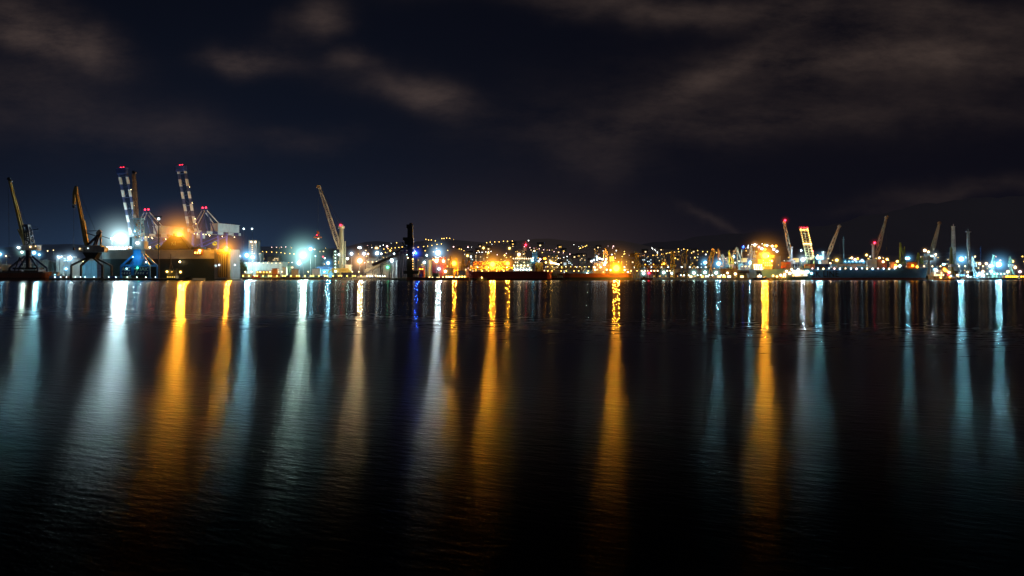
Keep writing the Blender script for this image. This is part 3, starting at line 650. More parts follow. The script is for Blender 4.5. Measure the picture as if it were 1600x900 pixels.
# parked boxes and clutter on the pier
for i, (px_, w_, c_, l_) in enumerate([(92, 9, brown, 'brown shipping container on the pier, left of the beaked crane'), (174, 9, navy, 'dark blue shipping container on the pier between the two tall cranes'), (186, 7, green, 'green shipping container beside the bright blue portal')]):
    a = X(px_, 806); t = thing('shipping_container', l_, 'container', (a, 806, QZ)); MB().box(a, a + 12.2, 803.5, 806, QZ, QZ + 2.6).build('box', c_, t)
    d = MB()
    for k in range(12): d.box(a + .4 + k, a + .7 + k, 803.38, 803.5, QZ + .2, QZ + 2.4)
    d.build('corrugation', c_, t)
# ------------------------------------------------------------------ middle basin
def tower_block(px0, px1, pyt, Y, label, zb, mat=cream, L=2., storey=3.2, skip=.72, rgb=WARM, group=None, name='apartment_block'):
    x0, x1, zt = X(px0, Y), X(px1, Y), Z(pyt, Y)
    t = thing(name, label, 'building', ((x0 + x1) / 2, Y, zb), group=group)
    wl = MB().box(x0, x1, Y, Y + 16, zb, zt).build('wall', mat, t); MB().box(x0 - .5, x1 + .5, Y - .5, Y + 16.5, zt, zt + 1.2).build('roof', roofm, t)
    b = MB(); z_ = zb + 2
    while z_ < zt - 2:
        x_ = x0 + 1.5
        while x_ < x1 - 2:
            if random.random() > skip: MB().box(x_, x_ + 1.6, Y - .1, Y + .05, z_, z_ + 1.6).build('window', light_mat(rgb, L), t)
            x_ += 3.4
        z_ += storey
    return t
tower_block(388.5, 401, 376, 1080, 'tall pale tower block with roof lights behind the far basin quay', QZ, grey, 2, 3.2, .75)
for px_, py_, c_ in ((392.5, 378, WARM), (399, 378, WARM)):
    q = P(px_, py_, 1079); MB().ball(q, .9).build('roof_lamp', light_mat(c_, 12), bpy.data.objects['apartment_block'])
shed(382, 441, 408.5, 1015, 25, 'long pale flat roofed building below the tall tower block', cream, 1., roofm, 9, 2.5, WARM, doors=4)
shed(404, 408, 393, 1090, 12, 'narrow grey stair tower beside the tall tower block', grey, 2, roofm, 1, 2, doors=0)
# lamps: px, py, Y, colour, radius, radiance, glow radius, glow strength, heads, label
LM = [
 (186, 372.5, 930, (.62, .94, 1.), 4.0, 260, 50, .55, 2, 'brightest white floodlight mast, behind the beaked portal crane'),
 (175, 373, 935, WHITE, 1.6, 300, 0, 0, 1, 'small floodlight mast touching the brightest white one on its left'),
 (54, 395, 880, CYAN, 2.1, 420, 15, .25, 1, 'white floodlight right of the leftmost crane column'),
 (62, 398, 905, CYAN, 1.3, 110, 9, .2, 1, 'faint cyan lamp beyond the leftmost crane house'),
 (35, 394, 900, GREENW, 1.5, 230, 12, .2, 1, 'white floodlight left of the leftmost crane column'),
 (93, 402, 950, WHITE, 1.5, 20, 12, .3, 1, 'white floodlight washing the bright white hall'),
 (110, 403, 900, WHITE, 2.6, 130, 17, .35, 1, 'white floodlight between the bright white hall and the beaked crane'),
 (1, 397, 900, CYAN, 1.6, 90, 13, .3, 1, 'cyan lamp at the very edge beyond the cargo ship'),
 (10, 400, 930, WARM, .9, 20, 5, .1, 1, 'pink lamp above the cargo ship hatches'),
 (75, 392, 1040, WARM, .8, 20, 0, 0, 1, 'small distant pink lamp between the two leftmost cranes'),
 (84, 391, 1060, WARM, .7, 14, 0, 0, 1, 'weak pink lamp left of the hanging hook'),
 (104, 420, 905, CYAN, 1.5, 40, 10, .3, 1, 'low cyan lamp near the beaked crane legs'),
 (386, 399, 1000, CYAN, 3.2, 400, 25, .45, 1, 'left one of two cyan floodlights in front of the tall tower block'),
 (395, 402, 1005, WHITE, 2.6, 150, 16, .35, 1, 'right one of two cyan floodlights in front of the tall tower block'),
 (375, 400, 1000, WHITE, 1.2, 60, 8, .2, 1, 'small white lamp just right of the car carrier stern'),
 (474, 398.5, 960, GREENW, 4.2, 330, 46, .6, 1, 'largest greenish white floodlight mast on the far basin quay'),
 (485.5, 389, 985, CYAN, 2.7, 150, 15, .35, 1, 'tall cyan lamp mast above and right of the largest basin floodlight'),
 (467.5, 411, 940, WHITE, 2.9, 140, 15, .35, 1, 'low white floodlight under the largest basin floodlight'),
 (513, 411, 960, CYAN, 2.3, 200, 14, .3, 1, 'cyan floodlight left of the lattice boom foot'),
 (493, 400, 1040, CYAN, .9, 25, 5, .1, 1, 'faint blue lamp behind the tall cyan lamp mast'),
 (505, 401, 1040, RED, .9, 25, 4, .1, 1, 'small red lamp left of the lattice boom'),
 (562.5, 407.5, 880, WARM, 3.5, 330, 25, .5, 1, 'large warm white floodlight right of the mobile crane tower'),
 (549.5, 396.5, 930, WHITE, 2.0, 90, 10, .25, 1, 'white lamp on a mast close to the mobile crane tower'),
 (569, 396.5, 930, WHITE, 2.0, 90, 10, .25, 1, 'white lamp on a mast above the large warm floodlight'),
 (575.5, 396.5, 935, WARM, 1.1, 60, 0, 0, 1, 'small warm lamp right of the mast above the large warm floodlight'),
 (562, 387, 1010, WHITE, 1.5, 50, 7, .15, 2, 'twin white lamps on a high mast over the conveyor sheds'),
 (589.5, 395.5, 930, WHITE, 2.4, 100, 12, .3, 1, 'white lamp on a mast over the white loading roof'),
 (596, 396.5, 935, WHITE, 1.2, 50, 0, 0, 1, 'small lamp right of the mast over the white loading roof'),
 (588.5, 387.5, 1100, GOLD, 1.5, 25, 6, .15, 2, 'twin golden lamps on the slope above the conveyor'),
 (605, 385, 1200, PINK, 1.6, 20, 6, .15, 1, 'pinkish lamp on the slope above the conveyor'),
 (610, 391.5, 1150, GOLD, 1.5, 18, 6, .15, 1, 'amber lamp on the slope left of the dark loading tower'),
 (606, 417.5, 812, GREEN, 1.3, 60, 8, .25, 1, 'green beacon on a short post at the corner of the quay'),
 (612, 407, 880, WHITE, 2.4, 55, 11, .3, 1, 'white lamp in front of the pale silos'),
 (616, 396.5, 890, WHITE, 1.1, 40, 0, 0, 1, 'small lamp on top of the pale silos'),
 (637, 398, 860, WHITE, 1.0, 35, 0, 0, 1, 'small white lamp left of the dark loading tower'),
 (684.5, 395, 900, WHITE, 3.4, 340, 22, .5, 1, 'strong white floodlight above the red brown loading hall'),
 (667, 399, 870, WHITE, 1.2, 60, 6, .1, 1, 'small white lamp on the green tank'),
 (663, 410, 860, WHITE, 1.5, 60, 8, .2, 1, 'white lamp beside the green tank'),
 (682, 408, 862, WARM, 2.4, 60, 12, .35, 1, 'warm white lamp in front of the red brown loading hall'),
 (693, 408, 862, WARM, 1.8, 50, 9, .3, 1, 'right hand warm lamp in front of the red brown loading hall'),
 (686, 420, 850, WHITE, 1.6, 60, 8, .3, 1, 'low white lamp on the quay under the loading hall'),
 (696, 424, 850, WARM, 1.8, 60, 8, .3, 1, 'low warm lamp on the quay left of the yellow frames'),
 (709.5, 411.5, 858, ORANGE, 3.2, 620, 24, .55, 1, 'large orange floodlight left of the yellow frames'),
 (730.5, 399.5, 940, GOLD, 1.4, 50, 7, .2, 1, 'golden lamp above the yellow frames'),
 (736, 401, 940, WHITE, 1.1, 40, 0, 0, 1, 'white lamp just right of the golden one over the yellow frames'),
 (769.5, 413, 856, ORANGE, 3.7, 700, 28, .6, 1, 'large orange floodlight over the red tanker foredeck'),
 (793, 411.5, 858, ORANGE, 2.6, 330, 18, .5, 1, 'second orange floodlight nearer the red tanker bridge'),
 (755.5, 387.5, 1100, GOLD, 2., 22, 7, .2, 1, 'amber lamp on a mast above the pipe gallery'),
 (763, 395, 1050, GOLD, 1.6, 20, 6, .2, 1, 'low amber lamp under the mast above the pipe gallery'),
 (796, 388, 1200, GOLD, 2.1, 26, 8, .2, 1, 'amber hillside lamp above the second orange floodlight'),
 (788.5, 399, 1100, GOLD, 1.4, 18, 5, .2, 1, 'amber lamp halfway up behind the second orange floodlight'),
 (745.5, 428.5, 838, WARM, 1.7, 40, 7, .2, 1, 'warm quay lamp at the left end of the red tanker'),
 (792, 429, 838, WHITE, 1.7, 75, 7, .25, 1, 'first of three white quay lamps along the red hull'),
 (803.3, 429.3, 838, PINK, 1.2, 30, 5, .2, 1, 'small pinkish quay lamp on the red hull'),
 (825.7, 429.3, 838, WHITE, 1.8, 80, 7, .25, 1, 'second of three white quay lamps along the red hull'),
 (850.5, 429.3, 838, WHITE, 2., 85, 8, .25, 1, 'third of three white quay lamps, at the red hull end'),
 (861, 410, 870, GOLD, 2.0, 150, 10, .35, 1, 'golden lamp right of the orange funnel casing'),
 (852, 404, 880, ORANGE, 1.2, 60, 5, .2, 1, 'small orange lamp above the loading arms'),
 (917.3, 429, 836, GREENW, 2.4, 230, 10, .35, 1, 'greenish white quay lamp in front of the containers'),
 (941.3, 428.8, 836, GOLD, 1.5, 50, 6, .25, 1, 'yellow quay lamp under the orange tanker bridge'),
 (960.7, 429, 836, GOLD, 1.6, 55, 6, .25, 1, 'yellow quay lamp under the large orange light'),
 (984.6, 428.6, 836, GOLD, 1.6, 55, 6, .25, 1, 'yellow quay lamp at the orange tanker stern'),
 (1005.3, 427, 836, GREENW, 1.9, 170, 9, .35, 1, 'cyan white quay lamp left of the red beacon'),
 (1013.6, 426.6, 838, RED, 1.6, 60, 8, .3, 1, 'red beacon on a post beside the cyan white quay lamp'),
 (1036.8, 425.8, 838, GREENW, 1.8, 110, 8, .3, 1, 'greenish quay lamp between the red beacon and the dark shed'),
 (1049.3, 427, 838, GREENW, 1.3, 45, 5, .2, 1, 'weak greenish quay lamp by the dark yellow twin tower'),
 (1037.3, 412, 880, ORANGE, 1.4, 60, 6, .25, 1, 'orange lamp under the slim grey crane'),
 (1083.8, 426.2, 836, GREENW, 1.8, 130, 9, .35, 1, 'first of three teal lamps under the dark shed roof'),
 (1101.2, 425.5, 836, GREENW, 1.8, 150, 9, .35, 1, 'second of three teal lamps under the dark shed roof'),
 (1118.7, 426.2, 836, GREENW, 1.9, 130, 9, .35, 1, 'third of three teal lamps under the dark shed roof'),
 (1136.5, 426.5, 838, WARM, 1.3, 60, 6, .2, 1, 'warm lamp at the open side of the dark shed'),
 (1148.5, 428, 838, WARM, 1.6, 60, 6, .2, 1, 'warm lamp at the right end of the dark shed'),
 (1101.5, 410.3, 900, CYAN, 2.2, 130, 13, .4, 1, 'cyan floodlight between the yellow luffing cranes'),
 (1122.5, 412, 890, CYAN, 2.8, 240, 16, .45, 1, 'larger cyan floodlight behind the third teal lamp'),
 (1123, 404.5, 900, WHITE, 1.3, 50, 5, .2, 1, 'small white lamp above the larger cyan floodlight'),
 (1146, 401.2, 920, CYAN, 1.5, 60, 7, .25, 1, 'cyan lamp at the foot of the grey folded crane'),
 (1172.3, 410.5, 880, CYAN, 2.3, 230, 13, .4, 1, 'cyan floodlight just left of the yellow ship bridge'),
 (1179, 382.7, 1100, WARM, 2.3, 60, 10, .3, 1, 'high warm white lamp over the crane left of the yellow bridge'),
 (1161, 386, 1150, BLUE, 1.8, 30, 6, .25, 1, 'violet blue lamp left of the high warm lamp'),
 (1168.5, 386.6, 1150, WHITE, 1.2, 20, 4, .2, 1, 'small white lamp between the violet and the high warm lamp'),
 (1251.5, 391.5, 1000, WHITE, 1.2, 40, 5, .15, 1, 'small white lamp left of the golden lit boom'),
 (1254, 405.6, 900, (.6, .85, 1.), 2.5, 260, 13, .4, 1, 'cyan floodlight at the foot of the golden lit boom'),
 (1279.5, 402.5, 905, CYAN, 2.6, 260, 13, .4, 2, 'pair of cyan white lamps left of the middle jib crane'),
 (1307, 406.5, 960, GOLD, 2.1, 70, 9, .3, 1, 'golden lamp right of the middle jib crane foot'),
 (1417, 403.5, 960, CYAN, 2.0, 260, 11, .35, 2, 'white twin lamp right of the green lattice crane'),
 (1444.5, 391.3, 1000, WARM, 2.1, 60, 7, .2, 1, 'warm white lamp on a mast above the ship bow'),
 (1450, 393.6, 1000, WARM, 1.4, 40, 5, .2, 1, 'warm lamp just below the one above the ship bow'),
 (1461.5, 397.5, 1010, WARM, 1.2, 40, 4, .2, 1, 'small warm lamp right of the fourth jib crane'),
 (1452.5, 402, 950, (.55, .85, 1.), 2.8, 320, 14, .45, 2, 'strong cyan floodlights at the foot of the fourth jib crane'),
 (1474, 413, 1000, CYAN, 1.3, 40, 4, .2, 2, 'small blue lamps over the white tug'),
 (1475, 420.5, 900, ORANGE, 1.7, 60, 7, .3, 1, 'orange lamp above the wheelhouse of the white tug'),
 (1501.5, 404.7, 930, CYAN, 3.3, 400, 21, .5, 1, 'large cyan floodlight between the two tall lattice masts'),
 (1511.5, 425, 900, WARM, 1.2, 60, 5, .2, 1, 'warm lamp at the foot of the second tall lattice mast'),
 (1523, 394.8+6, 1000, WARM, .9, 25, 3, .2, 1, 'weak lamp right of the second tall lattice mast'),
 (1530, 412, 960, WARM, 1.6, 70, 6, .25, 1, 'warm lamp left of the thin blue mast'),
 (1540.5, 412, 960, WARM, 1.6, 60, 6, .25, 1, 'warm lamp right of the thin blue mast'),
 (1546.5, 415.5, 950, WHITE, 1.8, 90, 8, .3, 1, 'white lamp left of the rightmost cyan floodlight'),
 (1548, 424, 930, WHITE, 1.6, 90, 7, .3, 1, 'low white lamp under the rightmost floodlight'),
 (1560, 413, 930, CYAN, 3.7, 360, 24, .55, 1, 'rightmost large cyan floodlight, near the picture edge'),
 (1581.5, 408.5, 980, GOLD, 1.6, 50, 6, .25, 1, 'golden lamp right of the rightmost cyan floodlight'),
 (1585.5, 418, 940, WARM, 1.7, 60, 7, .25, 1, 'warm lamp beside the last crane near the edge'),
 (1574, 424.5, 930, WARM, 1.6, 55, 6, .25, 1, 'low pinkish lamp before the last crane'),
 (1593, 424.5, 930, PINK, 1.6, 55, 6, .25, 1, 'pink lamp closest to the right edge'),
]
SCL = 1.0
for a in LM:
    px_, py_, Y, c_, r_, L_, g_, gs_, hd_, lab = a
    red_bk = 'beacon' in lab
    mast(px_, py_, Y, c_, r_ * .82, (L_ * .85 if L_ < 200 else L_ * 3.6) * SCL, lab, g_, gs_, hd_, name='beacon_post' if red_bk else 'floodlight_mast' if L_ > 90 else 'lamp_post', cat='beacon' if red_bk else 'lamp', zb=QZ if Y > 815 else QZ)

# mobile harbour crane
Y = 912.; p = lambda x, y, dy=0: P(x, y, Y) + Vector((0, dy, 0))
lt = paint('crane off white', (.74, .76, .66)); tg = paint('tower green grey', (.34, .40, .35))
t = thing('mobile_harbour_crane', 'mobile harbour crane with long white lattice boom and thick round tower', 'crane', (X(534, Y), Y, QZ))
b = MB(); b.lattice(p(530, 389), p(525, 371), 2.4, 5.4, 4, .5); b.lattice(p(525, 371), p(509, 322), 5.4, 4., 10, .48); b.lattice(p(509, 322), p(499, 293), 4., 2.4, 6, .48); b.build('boom', lt, t)
MB().cyl(p(498, 292, -2), p(498, 292, 2), 2.6).beam(p(496.5, 290), p(500, 295), 3.).build('boom_head', tan, t)
MB().cyl(p(534, 421), p(533.5, 356), S(4.1, Y), S(3.3, Y), 16).cyl(p(539.5, 420), p(539, 377), S(1.4, Y), S(1.1, Y), 8).build('tower', tg, t)
MB().cyl(p(533.5, 357), p(533.5, 353.5), S(5, Y), n=16).box(X(531.5, Y), X(536, Y), Y - 2, Y + 2, Z(354, Y), Z(351, Y)).build('tower_head', lt, t)
bulb(t, p(533, 352, -3), 1.2, RED, 25, 6, .12)
pulley_rope(t, p(532, 353), p(499, 292)); pulley_rope(t, p(536, 353), p(499, 291)); pulley_rope(t, p(540, 378), p(543, 412))
MB().box(X(520, Y), X(546, Y), Y - 6, Y + 6, Z(426, Y), Z(419, Y)).build('chassis', ochre, t)
MB().box(X(540.5, Y), X(549, Y), Y - 5, Y + 4, Z(424.5, Y), Z(414.5, Y)).box(X(540, Y), X(549.6, Y), Y - 5.4, Y + 4.4, Z(414.5, Y), Z(413.6, Y)).build('engine_house', white, t)
for i, x_ in enumerate((514, 522, 543, 551)):
    MB().beam(p(x_, 426, -5), p(x_ + (5 if i < 2 else -5), 421.5, -5), 1.4).box(X(x_ - 1.6, Y), X(x_ + 1.6, Y), Y - 6.4, Y - 3.6, QZ, QZ + 1.).build('outrigger', lgreen, t)
b = MB()
for k in range(8): b.cyl((X(522 + k * 3, Y), Y - 6.6, QZ + 1.2), (X(522 + k * 3, Y), Y - 5.6, QZ + 1.2), 1.1)
b.build('wheel', black, t)
bulb(t, p(531, 398, -6), .9, WHITE, 30, 5, .1); bulb(t, p(545, 404.5, -7), 1.4, GREENW, 140); bulb(t, p(527, 424, -9), 1., GREENW, 150); bulb(t, p(512, 404, -14), .7, GREENW, 420)  # strong greenish lamps are added to light the boom and tower
sp = MB().box(X(490.5, Y), X(502.5, Y), Y - 2, Y + 2, Z(371.8, Y), Z(370, Y)).beam(p(492, 370), p(496.5, 365), .5).beam(p(501, 370), p(496.5, 365), .5).box(X(495.3, Y), X(498, Y), Y - 1, Y + 1, Z(365.5, Y), Z(361, Y)).build('spreader', orange, t)
pulley_rope(t, p(496.6, 361), p(497.6, 294), .12)
bulb(t, p(496.5, 367.5, -4), .7, RED, 14, 3, .1); bulb(t, p(499, 373, -5), .45, WARM, 45)
# lit stair mast beside it
q = P(524, 390, 925); t = thing('lattice_mast', 'green lit lattice stair mast left of the mobile crane tower', 'mast', (q.x, 925, QZ))
MB().lattice((q.x, 925, QZ), (q.x, 925, Z(392, 925)), 5, 4, 9, .6).build('frame', tg, t)
for k in range(6): bulb(t, P(524, 393 + k * 5, 920), .75, GREENW, 12)
# two lights hanging high: distant masts
for px_, nm_ in ((381, 'left one of two lone white lamps high above the tower block'), (394, 'right one of two lone white lamps high above the tower block')):
    mast(px_, 357.5, 1600, WHITE, 1.7, 14, nm_, 7, .12, 1, name='hilltop_mast', cat='mast')

# far basin quay: sheds, huts and loads
def hut(px0, px1, pyt, Y, label, mat, L=6., rgb=WARM, n=1, cat='hut', name='quay_hut', group=None):
    x0, x1, zt = X(px0, Y), X(px1, Y), Z(pyt, Y); t = thing(name, label, cat, ((x0 + x1) / 2, Y, QZ), group=group)
    MB().box(x0, x1, Y, Y + 6, QZ, zt).build('wall', mat, t); MB().box(x0 - .5, x1 + .5, Y - .5, Y + 6.5, zt, zt + .5).build('roof', roofm, t)
    for i in range(n):
        a = x0 + (x1 - x0) * (i + .5) / n; MB().box(a - .7, a + .7, Y - .1, Y + .05, QZ + 1.1, min(QZ + 2.5, zt - .4)).build('window', light_mat(rgb, L), t)
    return t
hut(425, 433, 419.5, 940, 'low orange lit hut roof left of the largest basin floodlight', orange, 8, GOLD, 3)
hut(441, 447, 418, 950, 'small cream hut between the long pale building and the basin floodlights', cream, 6)
hut(488, 500, 420, 950, 'white hut right of the largest basin floodlight', white, 5, WHITE, 3)
hut(455, 466, 421, 935, 'grey hut under the low white floodlight', grey, 5, CYAN, 2)
shed(494, 520, 416, 985, 22, 'blue roofed shed behind the cyan floodlight', cyanp, 4, paint('blue roof', (.05, .12, .3)), 0, doors=1)
shed(400, 424, 422, 960, 20, 'yellow walled shed low on the far basin quay', ochre, 1.5, roofm, 5, 5, GOLD)
def container(px0, Y, z, mat, label, group='containers stacked on the quays', L=12.2, par=None):
    a = X(px0, Y)
    o = MB().box(a, a + L, Y, Y + 2.45, z, z + 2.55)
    for k in range(int(L)): o.box(a + .3 + k, a + .6 + k, Y - .08, Y, z + .2, z + 2.35)
    if par: return o.build('container', mat, par)
    o = o.build('shipping_container', mat, origin=Vector((a, Y, z)))
    return tag(o, label, 'container', group)
cm = [redp, orange, cyanp, navy, grey, green, ochre, brown]
cn_ = ['dull red', 'orange', 'sky blue', 'navy blue', 'light grey', 'green', 'ochre', 'rust brown']
random.seed(5)
for px_ in range(378, 600, 15):
    if 512 < px_ < 556 or random.random() < .15: continue
    i = random.randrange(8); YY = 918 + random.random() * 8
    for lv in range(random.choice((1, 1, 2))): container(px_ + lv * .4, YY, QZ + .31 + lv * 2.56, cm[(i + lv) % 8], cn_[(i + lv) % 8] + ' shipping container lying on the far basin quay')
def kdup(o):
    c = o.copy(); COL.objects.link(c); return c
# low lamps along the quay edges (repeat one lamp post)
def quay_lamp_row(pts, Y, rgb, L, label, group, r=.7, h=3.5, zb=QZ):
    proto = None
    for (px_,) in [(p_,) for p_ in pts]:
        x_ = X(px_, Y)
        if proto is None:
            proto = thing('lamp_post', label, 'lamp', (x_, Y, zb), group=group)
            MB().cyl((x_, Y, zb), (x_, Y, zb + h), .15).build('pole', steel, proto); bulb(proto, (x_, Y - .2, zb + h + r * .6), r, rgb, L, sub=1); ch = list(proto.children)
        else:
            r_ = kdup(proto); r_.location = (x_, Y, zb)
            for c in ch: cc_ = kdup(c); cc_.parent = r_
quay_lamp_row([380 + i * 7.3 + (i % 3) * 1.7 for i in range(29)], 917, GOLD, 22, 'short amber lamp post near the edge of the far basin quay', 'amber lamps along the far basin quay', .8, 2.2)
quay_lamp_row([86, 95, 104, 118, 126, 133, 147, 161, 170, 181, 199, 214, 228, 243], 798.5 + 4, WHITE, 16, 'short white lamp post at the edge of the pier under the tall cranes', 'white lamps along the crane pier', .55, 1.0)
quay_lamp_row([574, 578, 582, 586, 590, 594, 598, 601], 904 + 3, WHITE, 30, 'small white lamp in the close row left of the green beacon', 'white lamps left of the green beacon', .6, 2.0)
quay_lamp_row([671, 676, 683, 686, 692, 698, 702, 706, 712, 716], 816.5, WARM, 30, 'short warm lamp at the water edge left of the red tanker', 'warm lamps left of the red tanker', .7, .6)
quay_lamp_row([1022 + i * 6.1 + 2.5 * math.sin(i * 2.1) for i in range(22)], 845, GOLD, 7, 'short amber lamp post along the quay before the dark shed', 'amber lamps before the dark shed', .5, 2.2)
quay_lamp_row([1064, 1069, 1076, 1090, 1095, 1108, 1113, 1127, 1131], 843.5, WHITE, 26, 'small white lamp standing close under the dark shed', 'white lamps under the dark shed', .6, 3.2)

random.seed(3)
quay_lamp_row([742 + i * 11 + random.uniform(-4, 4) for i in range(41)], 905, GOLD, 24, 'amber yard lamp on a mid height post behind the middle berths', 'amber yard lamps behind the middle berths', .8, 9.)
quay_lamp_row([747 + i * 15 + random.uniform(-5, 5) for i in range(29)], 925, (.95, .97, .9), 20, 'white yard lamp on a taller post behind the middle berths', 'white yard lamps behind the middle berths', .75, 14.)
quay_lamp_row([384 + i * 12 + random.uniform(-4, 4) for i in range(19)], 960, WARM, 20, 'warm yard lamp behind the far basin quay', 'warm yard lamps behind the far basin quay', .75, 8.)
quay_lamp_row([1300 + i * 13 + random.uniform(-4, 4) for i in range(23)], 985, WARM, 20, 'warm yard lamp behind the berths at the far end', 'warm yard lamps behind the last berths', .8, 16.)
# conveyor sheds and loading tower
def conveyor(px0, py0, px1, py1, Y, label, w=5., mat=dark):
    a, b_ = P(px0, py0, Y), P(px1, py1, Y); t = thing('conveyor_gallery', label, 'conveyor', (a.x, Y, QZ))
    b = MB().beam(a, b_, w, w * .9); b.build('gallery', mat, t)
    for k in (.25, .5, .8):
        q_ = a.lerp(b_, k)
        if q_.z - QZ > 4: MB().beam((q_.x, Y, QZ), (q_.x - 1, Y, q_.z), .9).beam((q_.x + 3, Y, QZ), (q_.x, Y, q_.z), .7).build('trestle', mat, t)
gd = paint('gallery grey', (.09, .095, .10))
conveyor(570, 424, 622, 403, 890, 'lower dark conveyor gallery sloping up towards the loading tower', 4.2, gd)
conveyor(582, 414, 636, 392, 870, 'upper dark conveyor gallery sloping up to the loading tower', 3.4, gd)
conveyor(618, 396, 637, 384, 850, 'short steep conveyor boom on the left of the loading tower', 2.4, dark)
shed(572, 612, 403, 935, 40, 'wide grey loading shed behind the conveyor galleries', paint('shed grey', (.20, .21, .22)), 4, paint('pale roof', (.55, .56, .55)), 6, 4, WARM)
for i, (px_, top_) in enumerate(((611.5, 405), (617, 402))): tank(px_, top_, 892 + i * 4, 3.2, ('left', 'right')[i] + ' pale silo of the pair in front of the loading shed', white, name='silo')
Y = 828.; p = lambda x, y, dy=0: P(x, y, Y) + Vector((0, dy, 0))
t = thing('loading_tower', 'tall black loading tower with square head left of the blue light', 'loading tower', (X(641, Y), Y, QZ))
MB().prism([(X(636.5, Y), QZ), (X(646, Y), QZ), (X(645.2, Y), Z(356, Y)), (X(637.5, Y), Z(356, Y))], Y - 4, Y + 4).build('tower', dark, t)
MB().box(X(636, Y), X(645, Y), Y - 4.6, Y + 4.6, Z(357, Y), Z(351, Y)).box(X(640, Y), X(644, Y), Y - 2, Y + 2, Z(351, Y), Z(348.5, Y)).build('tower_head', black, t)
MB().box(X(633, Y), X(646.5, Y), Y - 5, Y + 5, Z(383, Y), Z(372, Y)).box(X(630, Y), X(637, Y), Y - 3, Y + 3, Z(376, Y), Z(371, Y)).build('winch_house', dark, t)
MB().beam(p(634, 384), p(618, 396), 1.6).beam(p(636, 390), p(628, 378), 1.).build('boom', dark, t)
MB().box(X(632, Y), X(655, Y), Y - 6, Y + 6, Z(428, Y), Z(423, Y)).build('base', dark, t)
MB().lattice(p(646.8, 432), p(646.4, 375), 1.8, 1.2, 12, .35).build('ladder', steel, t)
bulb(t, p(649.6, 395.5, 1), 1.7, BLUE, 520, 12, .6, 'blue_lamp'); bulb(t, p(647.4, 395.5, -6), 1.1, (.25, .35, 1.), 30); bulb(t, p(646, 405, -6), .6, GOLD, 30); bulb(t, p(638.5, 403, -6), .6, WARM, 30)
for k in range(4): bulb(t, p(646.2, 408 + k * 4, -6), .4, GOLD, 14)
tank(669, 406, 868, 6, 'pale green tank left of the red brown loading hall', green)
t = shed(675, 694, 400, 872, 20, 'red brown loading hall behind the white lamps', redp, 3, redp, 5, 8, WARM)
shed(654, 662, 416, 850, 12, 'small bright red shed right of the loading tower', paint('bright red', (.6, .10, .03)), 2, redp, 2, 8, ORANGE, doors=1)
for i, px_ in enumerate((688, 690.5, 693.5)):
    a = P(px_, 401 + i * 2, 866); o = MB().beam((a.x, 866, QZ), a, 1.2).beam(a, a + Vector((3.4, 0, -9)), 1.).beam(a + Vector((3.4, 0, -9)), a + Vector((3.4, 0, -16)), .8).build('ship_loader', redp, origin=Vector((a.x, 866, QZ)))
    tag(o, 'red articulated loading arm beside the red brown hall', 'ship loader', 'red loading arms')
# work barge below the hall
t = thing('barge', 'low rusty barge moored in front of the red brown loading hall', 'barge', (X(640, 808), 808, 0))
hull(S(100, 808), 11, 3.4, bow=.05, sheer=.6).map(Matrix.Translation((X(636, 808), 808, 0))).build('hull', brown, t)
deckhouse(t, X(676, 808), X(686, 808), 805, 811, 3.6, 2, green, .5, 2.4, L=2, skip=.6)
# yellow A frames
def a_frame(px, pyt, Y, w, label, mat=None, h2=None):
    mat = mat or paint('bright yellow', (.62, .40, .04)); p = lambda x, y, dy=0: P(x, y, Y) + Vector((0, dy, 0))
    t = thing('a_frame_crane', label, 'crane', (X(px, Y), Y, QZ))
    for sx in (-1, 1):
        for sy in (-1, 1): MB().beam((X(px + sx * w, Y), Y + sy * 4, QZ), p(px + sx * .3, pyt, sy * .6), 1.1).build('leg', mat, t)
    MB().beam(p(px - w * .5, (pyt + 430) / 2), p(px + w * .5, (pyt + 430) / 2), .9).beam(p(px - w * .8, 423), p(px + w * .8, 423), .9).build('cross_beam', mat, t)
    MB().box(X(px - 1, Y), X(px + 1, Y), Y - 1.2, Y + 1.2, Z(pyt + 1, Y), Z(pyt - 1, Y)).build('sheave_head', mat, t)
a_frame(723.5, 405, 852, 4, 'left one of two yellow A shaped frames on the quay'); a_frame(732, 404.5, 853, 4, 'right one of two yellow A shaped frames on the quay')
a_frame(704, 401, 856, 4.5, 'yellow A shaped frame glowing behind the large orange floodlight'); a_frame(713, 404, 862, 3.5, 'narrow yellow A shaped frame right of the large orange floodlight')
hut(716, 728, 423.5, 846, 'green and white hut under the yellow frames', green, 10, GOLD, 3); hut(696, 708, 420, 850, 'amber lit hut under the large orange floodlight', ochre, 10, GOLD, 4)
